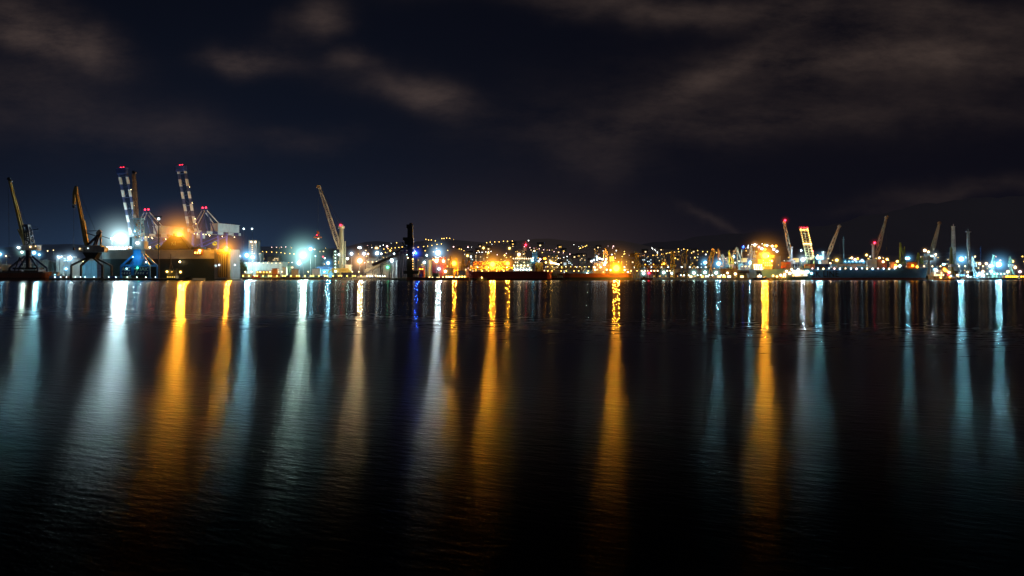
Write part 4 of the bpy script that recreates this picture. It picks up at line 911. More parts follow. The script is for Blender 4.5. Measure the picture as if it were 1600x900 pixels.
# pipe galleries
def gallery(px0, px1, pyt, pyb, Y, label, mat, n, nl=0, rgb=GOLD, L=12., r=.6):
    x0, x1 = X(px0, Y), X(px1, Y); zt, zb_ = Z(pyt, Y), Z(pyb, Y)
    t = thing('pipe_gallery', label, 'pipe rack', ((x0 + x1) / 2, Y, QZ)); b = MB(); st = (x1 - x0) / n
    for yo in (-2, 2):
        b.beam((x0, Y + yo, zt), (x1, Y + yo, zt), .7); b.beam((x0, Y + yo, zb_), (x1, Y + yo, zb_), .7)
        for k in range(n):
            b.beam((x0 + k * st, Y + yo, zb_ if k % 2 else zt), (x0 + (k + 1) * st, Y + yo, zt if k % 2 else zb_), .5); b.beam((x0 + k * st, Y + yo, zb_), (x0 + k * st, Y + yo, zt), .4)
    b.build('truss', mat, t)
    for k in range(0, n + 1, 3): MB().beam((x0 + k * st, Y, QZ), (x0 + k * st, Y, zb_), .9).build('support', mat, t)
    b = MB(); [b.cyl((x0, Y + o_, (zt + zb_) / 2), (x1, Y + o_, (zt + zb_) / 2), .45, n=8) for o_ in (-1.2, 0, 1.2)]; b.build('pipe', steel, t)
    for k in range(nl): bulb(t, (x0 + (x1 - x0) * (k + .5) / nl, Y - 2.6, zt + .7), r, rgb, L, sub=1)
gallery(740, 792, 409.5, 413.5, 880, 'orange steel pipe gallery above the tanker foredeck', orange, 14, 6, ORANGE, 20, .4)
gallery(732, 806, 417, 420.5, 864, 'long lower amber pipe gallery behind the tanker deck', ochre, 18, 9, GOLD, 20, .4)
gallery(852, 938, 417.5, 422.5, 862, 'yellow lit truss gallery between the two tankers', ochre, 22, 12, GOLD, 20, .45)
gallery(1001, 1040, 414, 418, 872, 'ochre truss bridge between the dark yellow towers', ochre, 10, 3, ORANGE, 18)

# ------------------------------------------------------------------ tankers
Y = 828.
t = thing('tanker', 'dark red hulled tanker with pale lit bridge and blue funnel', 'ship', (X(728, Y), Y, 0))
hull(S(134, Y), 24, 10.6, bow=.10, stern=.05, sheer=1.2).map(Matrix.Translation((X(862, Y), Y + 2, 0)) @ Matrix.Rotation(PI, 4, 'Z')).build('hull', banded('tanker hull', (.07, .02, .018), (.36, .055, .04), 'Z', 0, 1.8), t)
TL = lambda x: X(x, Y)
sh, zt = deckhouse(t, TL(801), TL(833), Y - 8, Y + 8, 10.7, 4, paint('tanker cream', (.42, .50, .46)), .55, 3.1, L=5, rgb=WARM, skip=.55)
MB().box(TL(802), TL(831), Y - 9.5, Y + 9.5, zt, zt + 2.6).box(TL(806), TL(822), Y - 4, Y + 4, zt + 2.6, zt + 5).build('wheelhouse', white, t)
b = MB(); b.beam((TL(819.5), Y, zt), (TL(820), Y, Z(386, Y)), 1.2).beam((TL(817), Y, Z(393, Y)), (TL(823), Y, Z(391, Y)), .8).beam((TL(821.5), Y, Z(392, Y)), (TL(821.5), Y, Z(377, Y)), .7).beam((TL(816.5), Y, zt), (TL(817), Y, Z(387, Y)), .7); b.build('mast', cream, t)
bulb(t, P(821.5, 382.8, Y - 3), 1.1, RED, 40, 7, .16); bulb(t, P(811, 397.5, Y - 12), 1.6, WARM, 110, 8, .25)
MB().box(TL(831.5), TL(840), Y - 3.5, Y + 3.5, zt - 3, Z(394, Y)).box(TL(830.5), TL(840.6), Y - 3.8, Y + 3.8, Z(394.6, Y), Z(393.4, Y)).build('funnel', paint('funnel blue', (.10, .28, .45)), t)
MB().beam((TL(836), Y, Z(394, Y)), (TL(838), Y, Z(386.5, Y)), 1.).beam((TL(833), Y, Z(394, Y)), (TL(834), Y, Z(391, Y)), 1.4).build('exhaust_pipe', cream, t)
MB().box(TL(836.5), TL(848.5), Y - 6, Y + 6, 10.7, Z(410, Y)).build('engine_casing', paint('casing yellow', (.62, .36, .04)), t)
for k in range(9): bulb(t, (TL(802 + k * 3.4), Y - 10.2, zt + 3), .5, WARM, 22, sub=1)
for k in range(5): bulb(t, (TL(803 + k * 5.4), Y - 9.6, 17.6), .7, WARM, 40, sub=1)
for k in range(6): bulb(t, (TL(804 + k * 4.6), Y - 9.4, 13), .7, WHITE, 40, sub=1)
for px_, py_, c_, r_ in ((842, 408, WHITE, .9), (832, 407, CYAN, 1.1), (833, 403, CYAN, .8), (844, 405, PINK, 1.), (853, 410, GOLD, 1.), (850, 404, ORANGE, .8), (835, 392, WARM, .8)): bulb(t, P(px_, py_, Y - 10), r_, c_, 40)
b = MB(); [b.cyl((TL(736), Y + o_, 12.4), (TL(800), Y + o_, 12.4), .5, n=8) for o_ in (-3, 0, 3)]; b.build('deck_pipe', ochre, t)
for px_ in (752, 775, 786): MB().beam((TL(px_), Y - 3, 11), (TL(px_), Y - 3, 19), .8).beam((TL(px_), Y - 3, 19), (TL(px_ + 4), Y - 3, 16), .6).build('deck_crane', ochre, t)
rail(t, TL(732), TL(800), Y - 11, 10.8)
for k in range(8): bulb(t, (TL(736 + k * 8.2), Y - 10.4, 12.6), .42, ORANGE if k % 3 else GOLD, 60, sub=1)
t = thing('lit_pontoon', 'low yellow lit pontoon at the water edge before the red tanker', 'pontoon', (X(753, 805), 805, 0)); MB().box(X(745, 805), X(761, 805), 802, 808, -.5, 1.7).build('float', ochre, t); rail(t, X(745, 805), X(761, 805), 802.4, 1.7); bulb(t, (X(753, 805), 801.4, 3.2), .7, GOLD, 60)
t = thing('loading_platform', 'white lit curved loading platform right of the golden lamp', 'platform', (X(865, 858), 858, QZ))
b = MB()
for k in range(14):
    a0, a1 = [Vector((X(862 + 12 * math.sin(PI * 1.0 * j / 14), 858), 858 + 5 * math.cos(j * .2), Z(411 + 8 * j / 14, 858))) for j in (k, k + 1)]; b.beam(a0, a1, 1.2)
b.build('ramp', white, t); MB().beam((X(858, 858), 858, QZ), (X(858, 858), 858, Z(411, 858)), 1.4).beam((X(872, 858), 858, QZ), (X(872, 858), 858, Z(416, 858)), 1.4).build('support', steel, t)
for k in range(7): bulb(t, P(861 + 2. * k, 411 + (0.02 * k * k) * 3, 852), .9, WARM, 30, sub=1)

Y = 832.; TL = lambda x: X(x, Y)
t = thing('tanker', 'orange red tanker with masts and a large orange light on its stern casing', 'ship', (TL(925), Y, 0))
hull(S(108, Y), 20, 8.2, bow=.1, sheer=1.).map(Matrix.Translation((TL(987), Y + 1, 0)) @ Matrix.Rotation(PI, 4, 'Z')).build('hull', banded('orange hull', (.05, .07, .06), (.42, .13, .04), 'Z', 0, 3.4), t)
sh, zt = deckhouse(t, TL(926), TL(945), Y - 7, Y + 7, 8.3, 4, paint('tanker beige', (.42, .38, .32)), .3, 2.9, L=4, rgb=WARM, skip=.75)
MB().box(TL(927), TL(947), Y - 8, Y + 8, zt, zt + 2.2).build('wheelhouse', white, t)
for sx in (-1, 1): MB().beam((TL(931.5 + sx * 2.6), Y, zt), (TL(931.5 + sx * 1.2), Y, Z(388.5, Y)), .7).beam((TL(929.6), Y, Z(388.5, Y)), (TL(933.6), Y, Z(388.5, Y)), .9).build('gantry_mast', steel, t)
for px_, pt in ((943.5, 391), (946.5, 387), (949, 393)): MB().beam((TL(px_), Y, 12), (TL(px_ - .4), Y, Z(pt, Y)), 1.).beam((TL(px_ - 1.5), Y, Z(pt + 5, Y)), (TL(px_ + 1.5), Y, Z(pt + 5, Y)), .6).build('mast', tan, t)
MB().box(TL(952), TL(959), Y - 3, Y + 3, 12, Z(401, Y)).build('funnel', paint('funnel beige', (.50, .48, .36)), t)
MB().box(TL(951), TL(975), Y - 6, Y + 6, 8.3, Z(418, Y)).box(TL(953), TL(971), Y - 4, Y + 4, Z(418, Y), Z(410, Y)).build('stern_casing', paint('casing yellow', (.62, .36, .04)), t)
MB().beam((TL(965), Y, 14), (TL(969), Y, Z(405, Y)), .8).beam((TL(969), Y, Z(405, Y)), (TL(978), Y, 10), .5).build('stern_davit', ochre, t)
bulb(t, P(963, 419, Y - 9), 3.9, ORANGE, 1700, 34, .6, name='deck_floodlight')
for px_, py_, L_ in ((928, 406, 25), (933, 405.5, 30), (937, 404, 70), (941, 405, 30), (947, 405, 50), (946, 410, 30), (944.5, 414, 30), (928.5, 417.5, 50), (938.5, 417.5, 50), (924.5, 408, 40), (932.5, 401, 20), (948, 421.5, 60), (930, 421.5, 40), (954, 422, 70), (976, 422, 40), (981, 425, 40)): bulb(t, P(px_, py_, Y - 9), .8, WHITE if py_ < 416 else WARM, L_, 4, .12)
random.seed(9)
for row in range(2):
    for k in range(7):
        px_ = 862 + k * 8.3; i = random.randrange(8) if k < 6 else 1
        container(px_, 836 - row * .0, 3. + row * 2.6, cm[i], cn_[i] + ' container on the low pontoon left of the orange red tanker', 'containers on the low pontoon', 9.)
t = thing('pontoon', 'long low dark pontoon carrying containers left of the orange red tanker', 'pontoon', (X(890, 836), 836, 0)); MB().box(X(856, 834), X(924, 834), 832.2, 839.5, -.5, 2.9).build('float', dark, t); rail(t, X(856, 834), X(924, 834), 832.4, 2.9)

# ------------------------------------------------------------------ middle cranes (small in the photo)
def tower_pair(px, pyt, Y, label, mat):
    t = thing('ship_unloader', label, 'crane', (X(px, Y), Y, QZ)); q = lambda x, y, dy=0: P(x, y, Y) + Vector((0, dy, 0))
    for sx in (-1, 1): MB().beam((X(px + sx * 2.4, Y), Y, QZ), q(px + sx * 1.6, pyt + (3 if sx > 0 else 0)), 1.9).beam((X(px + sx * 2.4 + 1, Y), Y + 4, QZ), q(px + sx * 1.6, pyt + 12), .9).build('tower', mat, t)
    MB().beam(q(px - 1.5, pyt + 6), q(px + 12, pyt + 7), .7).beam(q(px + 11, pyt + 6), q(px + 11, pyt + 16), .5).beam(q(px, pyt + 1), q(px + 11, pyt + 6), .4).build('boom', tan, t)
    MB().box(X(px - 3, Y), X(px + 4.5, Y), Y - 3, Y + 3, Z(pyt + 26, Y), Z(pyt + 20, Y)).build('machinery_house', mat, t)
    for k in range(3): MB().beam(q(px - 2.4, pyt + 10 + k * 8), q(px + 2.4, pyt + 6 + k * 8), .5).build('brace', mat, t)
ydk = paint('dull yellow', (.34, .27, .06))
tower_pair(995, 393, 862, 'left dull yellow twin tower unloader by the cyan white quay lamp', ydk)
tower_pair(1051, 392, 860, 'right dull yellow twin tower unloader with hanging blue hopper', ydk)
def luffer(px, tx, ty, Y, label, mat, back=3.5, house=12., tower=400., jw=1.4, beak=None, group=None, hm_=None, tie=True, lamp=None):
    """small luffing crane: four legs, tower, house, jib, tie"""
    q = lambda x, y, dy=0: P(x, y, Y) + Vector((0, dy, 0)); cx = X(px, Y)
    t = thing('luffing_crane', label, 'crane', (cx, Y, QZ), group=group)
    portal_legs(t, cx, Y, QZ, Z(421, Y), S(4, Y), 4, 1.2, mat, .9)
    MB().beam((cx, Y, Z(422, Y)), (cx, Y, Z(416, Y)), 2.4).build('column', mat, t)
    s_ = 1 if tx < px else -1
    MB().box(cx - S(2.5, Y), cx + S(2.5 , Y) + s_ * S(1.2, Y), Y - 2.5, Y + 2.5, Z(417, Y), Z(412.5, Y)).build('machinery_house', hm_ or grey, t)
    apex = q(px + s_ * back, tower); w_ = .55 + jw * .32
    MB().beam(q(px + s_ * .5, 413), apex, .8).beam(q(px + s_ * (back + 1.5), 414), apex, .7).build('a_frame', mat, t)
    for dy in (-1.3, 1.3): MB().beam(q(px - s_ * 2.4, 413, dy), q(tx, ty, dy * .4), w_, .8, w_ * .7).build('jib_chord', mat, t)
    b = MB()
    for k in range(2, 9): c_ = q(px - s_ * 2.4, 413).lerp(q(tx, ty), k / 9); b.beam(c_ + Vector((-w_, -1, 0)), c_ + Vector((w_, 1, 0)), .35)
    b.build('jib_lacing', mat, t)
    if tie: MB().beam(q(tx + s_ * .4, ty), q(px + s_ * (abs(back) * .6 + 2), 414), .8 + jw * .12).build('back_strut', mat, t)
    if beak: MB().beam(q(tx, ty), q(*beak), 1.1, None, .6).build('beak', mat, t)
    pulley_rope(t, q(*(beak or (tx, ty))), q((beak or (tx, ty))[0], 414), .1)
    if lamp: bulb(t, q(*lamp, -5), .8, WARM, 30)
luffer(1070, 1073, 391, 870, 'ochre crane with crooked jib right of the right twin tower unloader', ydk, 4, tower=396, beak=(1067, 397))
luffer(1106, 1113, 388, 880, 'leaning yellow lattice crane nearest the first cyan floodlight', yellow, 0, tower=404, jw=1.8, beak=(1116, 392))
luffer(1110, 1116, 391, 868, 'second leaning yellow crane, thicker, touching the first', yellow, 2, tower=400, jw=2.0)
luffer(1126, 1122, 389, 890, 'brown upright crane left of the larger cyan floodlight', paint('crane brown', (.3, .2, .08)), -5, tower=399, jw=2.2)
luffer(1133, 1129, 397, 895, 'grey inverted V shaped crane right of the larger cyan floodlight', tan, 3, tower=401, jw=1.5, beak=(1125, 406))
luffer(1142, 1138.5, 393, 885, 'lime green crane left of the grey folded crane', lgreen, 3, tower=398, jw=1.7, beak=(1140.5, 391))
luffer(1155, 1151, 386, 900, 'grey folded crane with long back arm behind the dark shed', tan, 4, tower=390, jw=1.5, beak=(1145, 398))
luffer(1176, 1173.5, 384, 905, 'tan double arm crane left of the yellow ship bridge', tan, 3, tower=392, jw=1.9, beak=(1170, 402))
luffer(1037, 1036.5, 396, 885, 'slim grey crane standing between the twin tower unloaders', grey, 3, tower=402, jw=1.2)
# dark shed on posts along the quay
Y = 868.
t = thing('transit_shed', 'long dark flat roofed shed on posts behind the teal lamps', 'shed', (X(1108, Y), Y, QZ))
MB().box(X(1062, Y), X(1152, Y), Y, Y + 24, Z(427, Y), Z(419.5, Y)).box(X(1152, Y), X(1172, Y), Y + 2, Y + 20, Z(427, Y), Z(422, Y)).build('roof', paint('shed dark', (.05, .045, .055)), t)
MB().box(X(1066, Y), X(1170, Y), Y + 8, Y + 8.4, QZ, Z(427, Y)).build('wall', ochre, t)
for px_ in range(1064, 1172, 9): MB().beam((X(px_, Y), Y + 1, QZ), (X(px_, Y), Y + 1, Z(427, Y)), .7).build('post', dark, t)
for i, px_ in enumerate((1080, 1098, 1105, 1124, 1132, 1140, 1160)): MB().box(X(px_, Y), X(px_ + 5, Y), Y + 7.7, Y + 7.95, QZ + .6, QZ + 3).build('window', light_mat((WARM, GOLD, WHITE)[i % 3], 4), t)
shed(1000, 1060, 419, 900, 20, 'long low brick coloured shed between the twin tower unloaders', brown, 2, roofm, 12, 8, WARM, doors=5)
shed(1150, 1186, 411, 910, 20, 'salmon walled warehouse left of the yellow ship bridge', paint('salmon', (.42, .22, .15)), 3, roofm, 6, 8, GOLD)
shed(1176, 1189, 405, 890, 12, 'tall narrow store with a grid of lit windows beside the ship stern', cream, 2, roofm, 4, 14, WARM)
t = thing('flatbed_barge', 'small black barge moored left of the dark shed', 'barge', (X(1010, 832), 832, 0)); hull(S(20, 832), 7, 2.6, bow=.15).map(Matrix.Translation((X(1001, 832), 832, 0))).build('hull', black, t); MB().box(X(1004, 832), X(1008, 832), 830, 834, 2.6, 4.6).build('cabin', dark, t)

# ------------------------------------------------------------------ container ship
Y = 846.; TL = lambda x: X(x, Y)
t = thing('container_ship', 'long blue container ship with black lettering on its side and yellow lit bridge', 'ship', (TL(1186), Y, 0))
Mh = Matrix.Translation((TL(1181), Y + 14, 0))
hb_ = banded('ship blue', (.13, .035, .03), (.045, .16, .31), 'Z', 0, 2.9)
hz_ = Z(420.3, Y)
hull(S(279, Y), 30, hz_, bow=.13, stern=.04, sheer=2.6, flare=.6, ns=60).map(Mh).build('hull', hb_, t)
q = P(1236.5, 432.6, Y); lettering('MAERSK LINE', t, (q.x, Y - 1.12, q.z), 10.8, black, sx=.86, font_gap=1.06)
# bridge block near the stern
yb = paint('bridge yellow', (.60, .44, .12))
sh, zt = deckhouse(t, TL(1184), TL(1207), Y, Y + 24, hz_ + .1, 4, yb, .0, 3., L=9, rgb=GOLD, skip=.55)
MB().box(TL(1191), TL(1207), Y + 2, Y + 22, zt, Z(402, Y)).box(TL(1188), TL(1209), Y - 1, Y + 26, Z(402, Y), Z(398.5, Y)).box(TL(1193), TL(1204), Y + 4, Y + 18, Z(398.5, Y), Z(394, Y)).build('bridge_tower', yb, t)
MB().beam((TL(1196), Y + 6, Z(394, Y)), (TL(1196), Y + 6, Z(388, Y)), .8).beam((TL(1193), Y + 6, Z(390, Y)), (TL(1199), Y + 6, Z(390, Y)), .5).build('radar_mast', yb, t)
bulb(t, P(1195.5, 399.5, Y - 5), 3.6, ORANGE, 2300, 34, .6, name='deck_floodlight'); bulb(t, P(1199, 400, Y - 5), 1.8, GOLD, 100, 10, .3); bulb(t, P(1206, 408, Y - 9), 1.0, GOLD, 120)
for k in range(5):
    for j in range(3): bulb(t, P(1178.5 + k * 2.8 + j * .4, 414 + j * 3.2, Y - 3), .85, WARM, 16, sub=1)
for px_, py_, c_, L_ in ((1186, 386, PINK, 10), (1195, 383, GOLD, 12), (1198.5, 383.5, GREENW, 10), (1206.5, 384.5, WARM, 24), (1212.5, 384.5, ORANGE, 26), (1209, 389.3, WHITE, 20), (1214, 392.7, WHITE, 16), (1190.5, 388.5, WHITE, 20), (1195.5, 389.7, ORANGE, 22)): bulb(t, P(px_, py_, Y - 2), 1.3, c_, L_, 5, .15)
# deck containers (parts of the stacks carried: things of their own)
random.seed(21)
deck = [(1221, 1237, 3, 'l', [redp, brown]), (1258, 1272, 2, 'o', [orange, ochre]), (1274, 1296, 2, 'd', [navy, dark]), (1300, 1352, 2, 'g', [grey, tan, cyanp]), (1355, 1370, 4, 'g', [grey, tan]), (1371, 1389, 4, 'r', [redp, brown]), (1391, 1404, 3, 'b', [orange, redp]), (1406, 1417, 1, 'n', [navy, grey]), (1418, 1437, 3, 'o', [orange, orange, redp])]
cnm = {id(m_): n_ for m_, n_ in ((redp, 'dull red'), (brown, 'rust brown'), (orange, 'orange'), (ochre, 'ochre'), (navy, 'navy blue'), (dark, 'black'), (grey, 'light grey'), (tan, 'tan'), (cyanp, 'sky blue'))}
where = ['just forward of the yellow bridge', 'under the golden lit boom', 'left of the middle jib crane', 'amidships right of the middle jib crane', 'left of the tall jib crane foot', 'right of the tall jib crane foot', 'left of the green lattice crane', 'right below the green lattice crane', 'at the bow end']
for di, (a_, b_, lv, _, mats) in enumerate(deck):
    x_ = a_
    while x_ + 7.2 <= b_ + 1:
        for z_ in range(lv):
            mt_ = random.choice(mats); container(x_, Y + 3, hz_ + 1.0 + z_ * 2.6, mt_, cnm[id(mt_)] + ' deck container on the blue ship ' + where[di], 'containers on the blue ship deck ' + where[di], S(7.2, Y))
        x_ += 7.6
MB().box(TL(1212), TL(1440), Y + 1.8, Y + 20, hz_, hz_ + .95).build('hatch_coaming', dark, t)
for k in range(18):
    px_ = 1269.5 + k * 8.6 - (k > 9) * .6
    if px_ < 1405: bulb(t, P(px_, 419.4 + (k % 3) * .25, Y - 2.4), .5 + .12 * (k % 3), (PINK, WHITE, WARM, WHITE)[k % 4], 30, 3, .1)
for px_, py_, c_, L_ in ((1399.5, 414.5, ORANGE, 50), (1399, 417.5, WARM, 50), (1402, 408.5, GOLD, 30), (1426, 415, ORANGE, 60), (1433, 417, ORANGE, 60), (1406, 415.5, GREENW, 40), (1380, 409, WARM, 25), (1374, 403, WARM, 20), (1386, 405, GOLD, 25), (1354, 398.5, GOLD, 22), (1331, 403, WARM, 22), (1336, 405.5, PINK, 18), (1347, 407, WHITE, 18), (1340, 404.5, ORANGE, 12)): bulb(t, P(px_, py_, Y - 1.5), 1.2, c_, L_, 5, .15)
rail(t, TL(1440), TL(1455), Y + 6, hz_ + 1.2)
MB().beam((TL(1446), Y + 14, hz_), (TL(1446), Y + 14, hz_ + 11), .8).build('foremast', grey, t)
# jib cranes behind the ship
def jib(px, py0, tx, ty, Y, label, mat, w0=4.2, w1=2.2, tower=None, red=False, cab=True):
    q = lambda x, y, dy=0: P(x, y, Y) + Vector((0, dy, 0)); t = thing('jib_crane', label, 'crane', (X(px, Y), Y, QZ))
    mid_ = q(px + (tx - px) * .3, py0 + (ty - py0) * .3)
    b = MB(); b.lattice(q(px, py0), mid_, w0 * .5, w0 * .9, 4, .55); b.lattice(mid_, q(tx, ty), w0 * .9, w1 * .8, 11, .5); b.build('jib', mat, t)
    MB().cyl(q(tx, ty - .5, -1.5), q(tx, ty - .5, 1.5), 2.0).build('jib_head', tan, t)
    tw = tower or (px - 3 * (1 if tx > px else -1), py0 - 15)
    MB().cyl((X(tw[0], Y), Y, QZ), q(*tw), 2.4, 1.8).build('tower', grey, t); MB().cyl(q(tw[0], tw[1] + 1), q(tw[0], tw[1] - 1), 2.8).build('tower_head', grey, t)
    MB().box(X(tw[0] - 6, Y), X(tw[0] + 5, Y), Y - 4, Y + 4, Z(py0 + 9, Y), Z(py0 + 3, Y)).build('machinery_house', grey, t)
    MB().box(X(tw[0] - 9, Y), X(tw[0] + 9, Y), Y - 5, Y + 5, QZ, QZ + 3).build('chassis', dark, t)
    pulley_rope(t, q(*tw), q(tx, ty), .14); pulley_rope(t, q(tx, ty), q(tx + (1 if tx > px else -1), 412), .1)
    if red: bulb(t, q(*red, -3), 1.2, RED, 40, 7, .2)
    return t
jib(1236, 403, 1225.3, 348, 905, 'pale jib crane leaning left, red lamp on its tip, right of the yellow bridge', tan, 4.2, 2.6, (1235.8, 386), (1225.3, 344.5))
jib(1292, 403, 1311.5, 354, 905, 'middle jib crane leaning right over the lettered hull', tan, 4.0, 2., (1287, 394))
jib(1368, 402, 1385, 340, 905, 'tallest jib crane leaning right, red lamp on its tower, over the ship deck', tan, 4.4, 2., (1364.5, 382), (1364.8, 379.5))
jib(1455, 398, 1467.8, 349, 915, 'fourth jib crane leaning right beyond the blue ship bow', tan, 4.0, 1.8, (1451, 400))
# warm lamps added only to brighten the jibs
for px_, YY, lb in ((1228, 896, 'below the pale jib crane'), (1297, 896, 'below the middle jib crane'), (1373, 896, 'below the tallest jib crane')):
    mast(px_, 411, YY, WARM, .8, 420, 'small warm work lamp ' + lb, name='lamp_post', cat='lamp')
# wide golden lit boom
Y = 930.; G0, G1, G2 = P(1266, 403, Y), P(1261, 381, Y), P(1255.5, 357.5, Y)
t = thing('gantry_crane', 'wide raised gantry boom outlined in golden lamps, red tip', 'crane', (X(1264, Y), Y, QZ))
gp = paint('boom gold', (.45, .33, .14)); hw_ = S(5.6, Y)
b = MB()
for k in range(13):
    c_ = G0.lerp(G2, k / 12); b.beam(c_ + Vector((-hw_, 0, 0)), c_ + Vector((hw_, 0, 0)), .8)
    if k < 12:
        d_ = G0.lerp(G2, (k + 1) / 12); b.beam(c_ + Vector((-hw_, 0, 0)), d_ + Vector((hw_, 0, 0)), .4)
b.build('boom_bracing', gp, t)
for sx in (-1, 0, 1): MB().beam(G0 + Vector((sx * hw_, 0, 0)), G2 + Vector((sx * hw_, 0, 0)), 1.7 if sx else .7).build('boom_girder', gp, t)
MB().box(G2.x - hw_ - 1.5, G2.x + hw_ + 1.5, Y - 1.5, Y + 1.5, G2.z + .5, G2.z + 2.6).build('boom_head', redp, t)
for sx in (-1, 1):
    MB().beam(G0 + Vector((sx * hw_, 0, -1)), Vector((X(1266 + sx * 6, Y), Y, QZ)), 1.9).beam(Vector((X(1266 + sx * 6, Y), Y + 16, QZ)), G0 + Vector((sx * hw_, 14, -1)), 1.6).build('leg', ydk, t)
MB().box(X(1255, Y), X(1272, Y), Y, Y + 14, Z(406, Y), Z(402, Y)).build('machinery_house', orange, t)
MB().beam(G0 + Vector((S(3, Y), 4, 0)), P(1271, 392, Y), 1.).beam(P(1271, 392, Y), P(1268, 403, Y + 8), .8).build('apex_frame', ydk, t)
for sx in (-1.5, 0, 1.5): bulb(t, Vector((G2.x + sx * S(3, Y), Y - 2, G2.z + 1.4)), .8, RED, 16, 4, .14)
for k in range(6): bulb(t, G2 + Vector((-hw_ + k * hw_ * .4, -1.8, -1.5)), .6, GOLD, 24, sub=1)
for k in range(7): bulb(t, G2.lerp(G1, k / 7) + Vector((hw_, -1.6, 0)), .5, GOLD, 26, sub=1)
for k in range(7): bulb(t, G2.lerp(G1, k / 7) + Vector((-hw_, -1.6, 0)), .4, GOLD, 14, sub=1)
for k in range(6): bulb(t, G1 + Vector((-hw_ + k * hw_ * .4, -1.8, 0)), .85, GOLD, 40, sub=1)
for k in range(5): bulb(t, G1.lerp(G0, (k + .5) / 5) + Vector((hw_ * .8, -1.8, 0)), .55, GOLD, 30, sub=1)
bulb(t, P(1270, 392.5, Y - 3), .9, RED, 24, 4, .1)
# other verticals at the right
def tall_mast(px, pyt, Y, label, w, head, mat=tan, n=16, tb=430):
    t = thing('lattice_tower', label, 'tower', (X(px, Y), Y, QZ)); MB().lattice((X(px + 1.6, Y), Y, QZ), P(px, pyt, Y), w * .8, w * .55, n, .55, w * .1).build('frame', mat, t)
    MB().box(X(px - head, Y), X(px + head, Y), Y - 1.2, Y + 1.2, Z(pyt, Y), Z(pyt - 1.2, Y)).beam(P(px, pyt, Y), P(px + .3, pyt - 5, Y), .5).build('head', mat, t)
    MB().box(X(px - 2.5, Y), X(px + 4.5, Y), Y - 4, Y + 4, QZ, QZ + 9).build('base_house', dark, t); MB().box(X(px - 6, Y), X(px + 7, Y), Y - 5, Y + 5, QZ, QZ + 2.6).build('chassis', steel, t)
tall_mast(1489.5, 355, 905, 'first and taller of two tall lattice masts right of the white tug', 3.8, 2.4)
tall_mast(1513, 363, 905, 'second tall lattice mast with a wide T shaped head', 3.0, 4.4, paint('mast grey', (.36, .34, .33)))
tall_mast(1317.5, 375, 1100, 'thin faint tower between the middle and the tallest jib cranes', 1.8, 1.2, steel)
tall_mast(1532, 389, 1000, 'thin blue mast right of the T headed mast', 1.3, .8, dkblue)
luffer(1409, 1406.5, 379, 900, 'green lattice crane standing behind the containers near the ship bow', lgreen, 4.5, tower=385, jw=3.0)
luffer(1437, 1434.5, 395, 905, 'short green A shaped crane at the bow end of the ship', lgreen, 4, tower=400, jw=1.8, beak=(1431, 408))
luffer(1487, 1485.5, 386, 900, 'narrow ochre crane touching the taller lattice mast', ydk, -1, tower=392, jw=2.6)
luffer(1551, 1552.5, 399, 950, 'greenish white small crane left of the rightmost floodlight', green, 1, tower=404, jw=1.6)
luffer(1579, 1577.5, 400, 950, 'last green crane by the right edge', green, 2, tower=404, jw=2.4)
luffer(1521, 1519, 402, 960, 'pale short crane just right of the T headed mast', grey, 2, tower=408, jw=1.4)
# tug hiding part of the lettering and white tug at the bow
def tug(px0, w, Y, label, hm2, sm, lights, h=3.4, house=(.3, .62), decks=3, flip=False, L=8, rgb=WARM):
    t = thing('tug_boat', label, 'tug', (X(px0 + w / 2, Y), Y, 0)); M_ = Matrix.Translation((X(px0, Y), Y, 0)) if not flip else Matrix.Translation((X(px0 + w, Y), Y, 0)) @ Matrix.Rotation(PI, 4, 'Z')
    hull(S(w, Y), 9, h, bow=.3, sheer=2., flare=.6, transom=.75).map(M_).build('hull', hm2, t)
    a, b_ = (house if not flip else (1 - house[1], 1 - house[0])); sh, zt = deckhouse(t, X(px0 + w * a, Y), X(px0 + w * b_, Y), Y - 2.8, Y + 2.8, h + .1, decks, sm, .8, 2.5, L=L, rgb=rgb, skip=.3)
    c = X(px0 + w * (a + b_) / 2, Y); MB().cyl((c, Y, zt), (c, Y, zt + 6), .25).beam((c - 1.5, Y, zt + 4), (c + 1.5, Y, zt + 4), .2).build('mast', sm, t)
    c2 = X(px0 + w * (b_ - .03 if flip else a + .05), Y); MB().cyl((c2, Y + 1, h), (c2, Y + 1, zt + 1), .9, .8).build('funnel', hm2, t)
    for k in range(6): x_ = X(px0 + w * (.15 + k * .13), Y); MB().cyl((x_, Y - 4.6, h - 1.), (x_, Y - 5., h - 1.), .7).build('tyre_fender', black, t)
    for px_, py_, c_, r_, L_ in lights: bulb(t, P(px_, py_, Y - 5), r_, c_, L_, r_ * 5, .22)
    return t
tug(1228, 38, 822, 'brightly lit white and green tug moored across the lettering of the blue ship', paint('tug green', (.10, .16, .12)), white, [(1234, 427, WARM, 1.5, 60), (1240, 425, WHITE, 1.4, 40), (1246, 428, WARM, 1.6, 60), (1252, 425, GOLD, 1.7, 40), (1268, 427, CYAN, 1.1, 820), (1262, 424.5, GREENW, 1.5, 60), (1229, 424, WARM, 1.2, 40), (1247, 421, WHITE, 1., 30), (1237, 421, WARM, 1., 30)], 4.4, (.15, .7), 3, flip=True)
tug(1204, 32, 826, 'low barge like work boat lit amber under the ship stern', ochre, ochre, [(1208, 431, GOLD, 1., 26), (1214, 432, GOLD, 1., 24), (1220, 430, WARM, 1.2, 34), (1226, 429, WARM, 1.3, 50)], 2.6, (.5, .8), 1)
tug(1174, 24, 815, 'small black tug in front of the blue ship stern', black, dark, [(1188, 431.5, WHITE, .9, 20), (1185, 431.8, WARM, .8, 20)], 3., (.35, .7), 3, L=2)
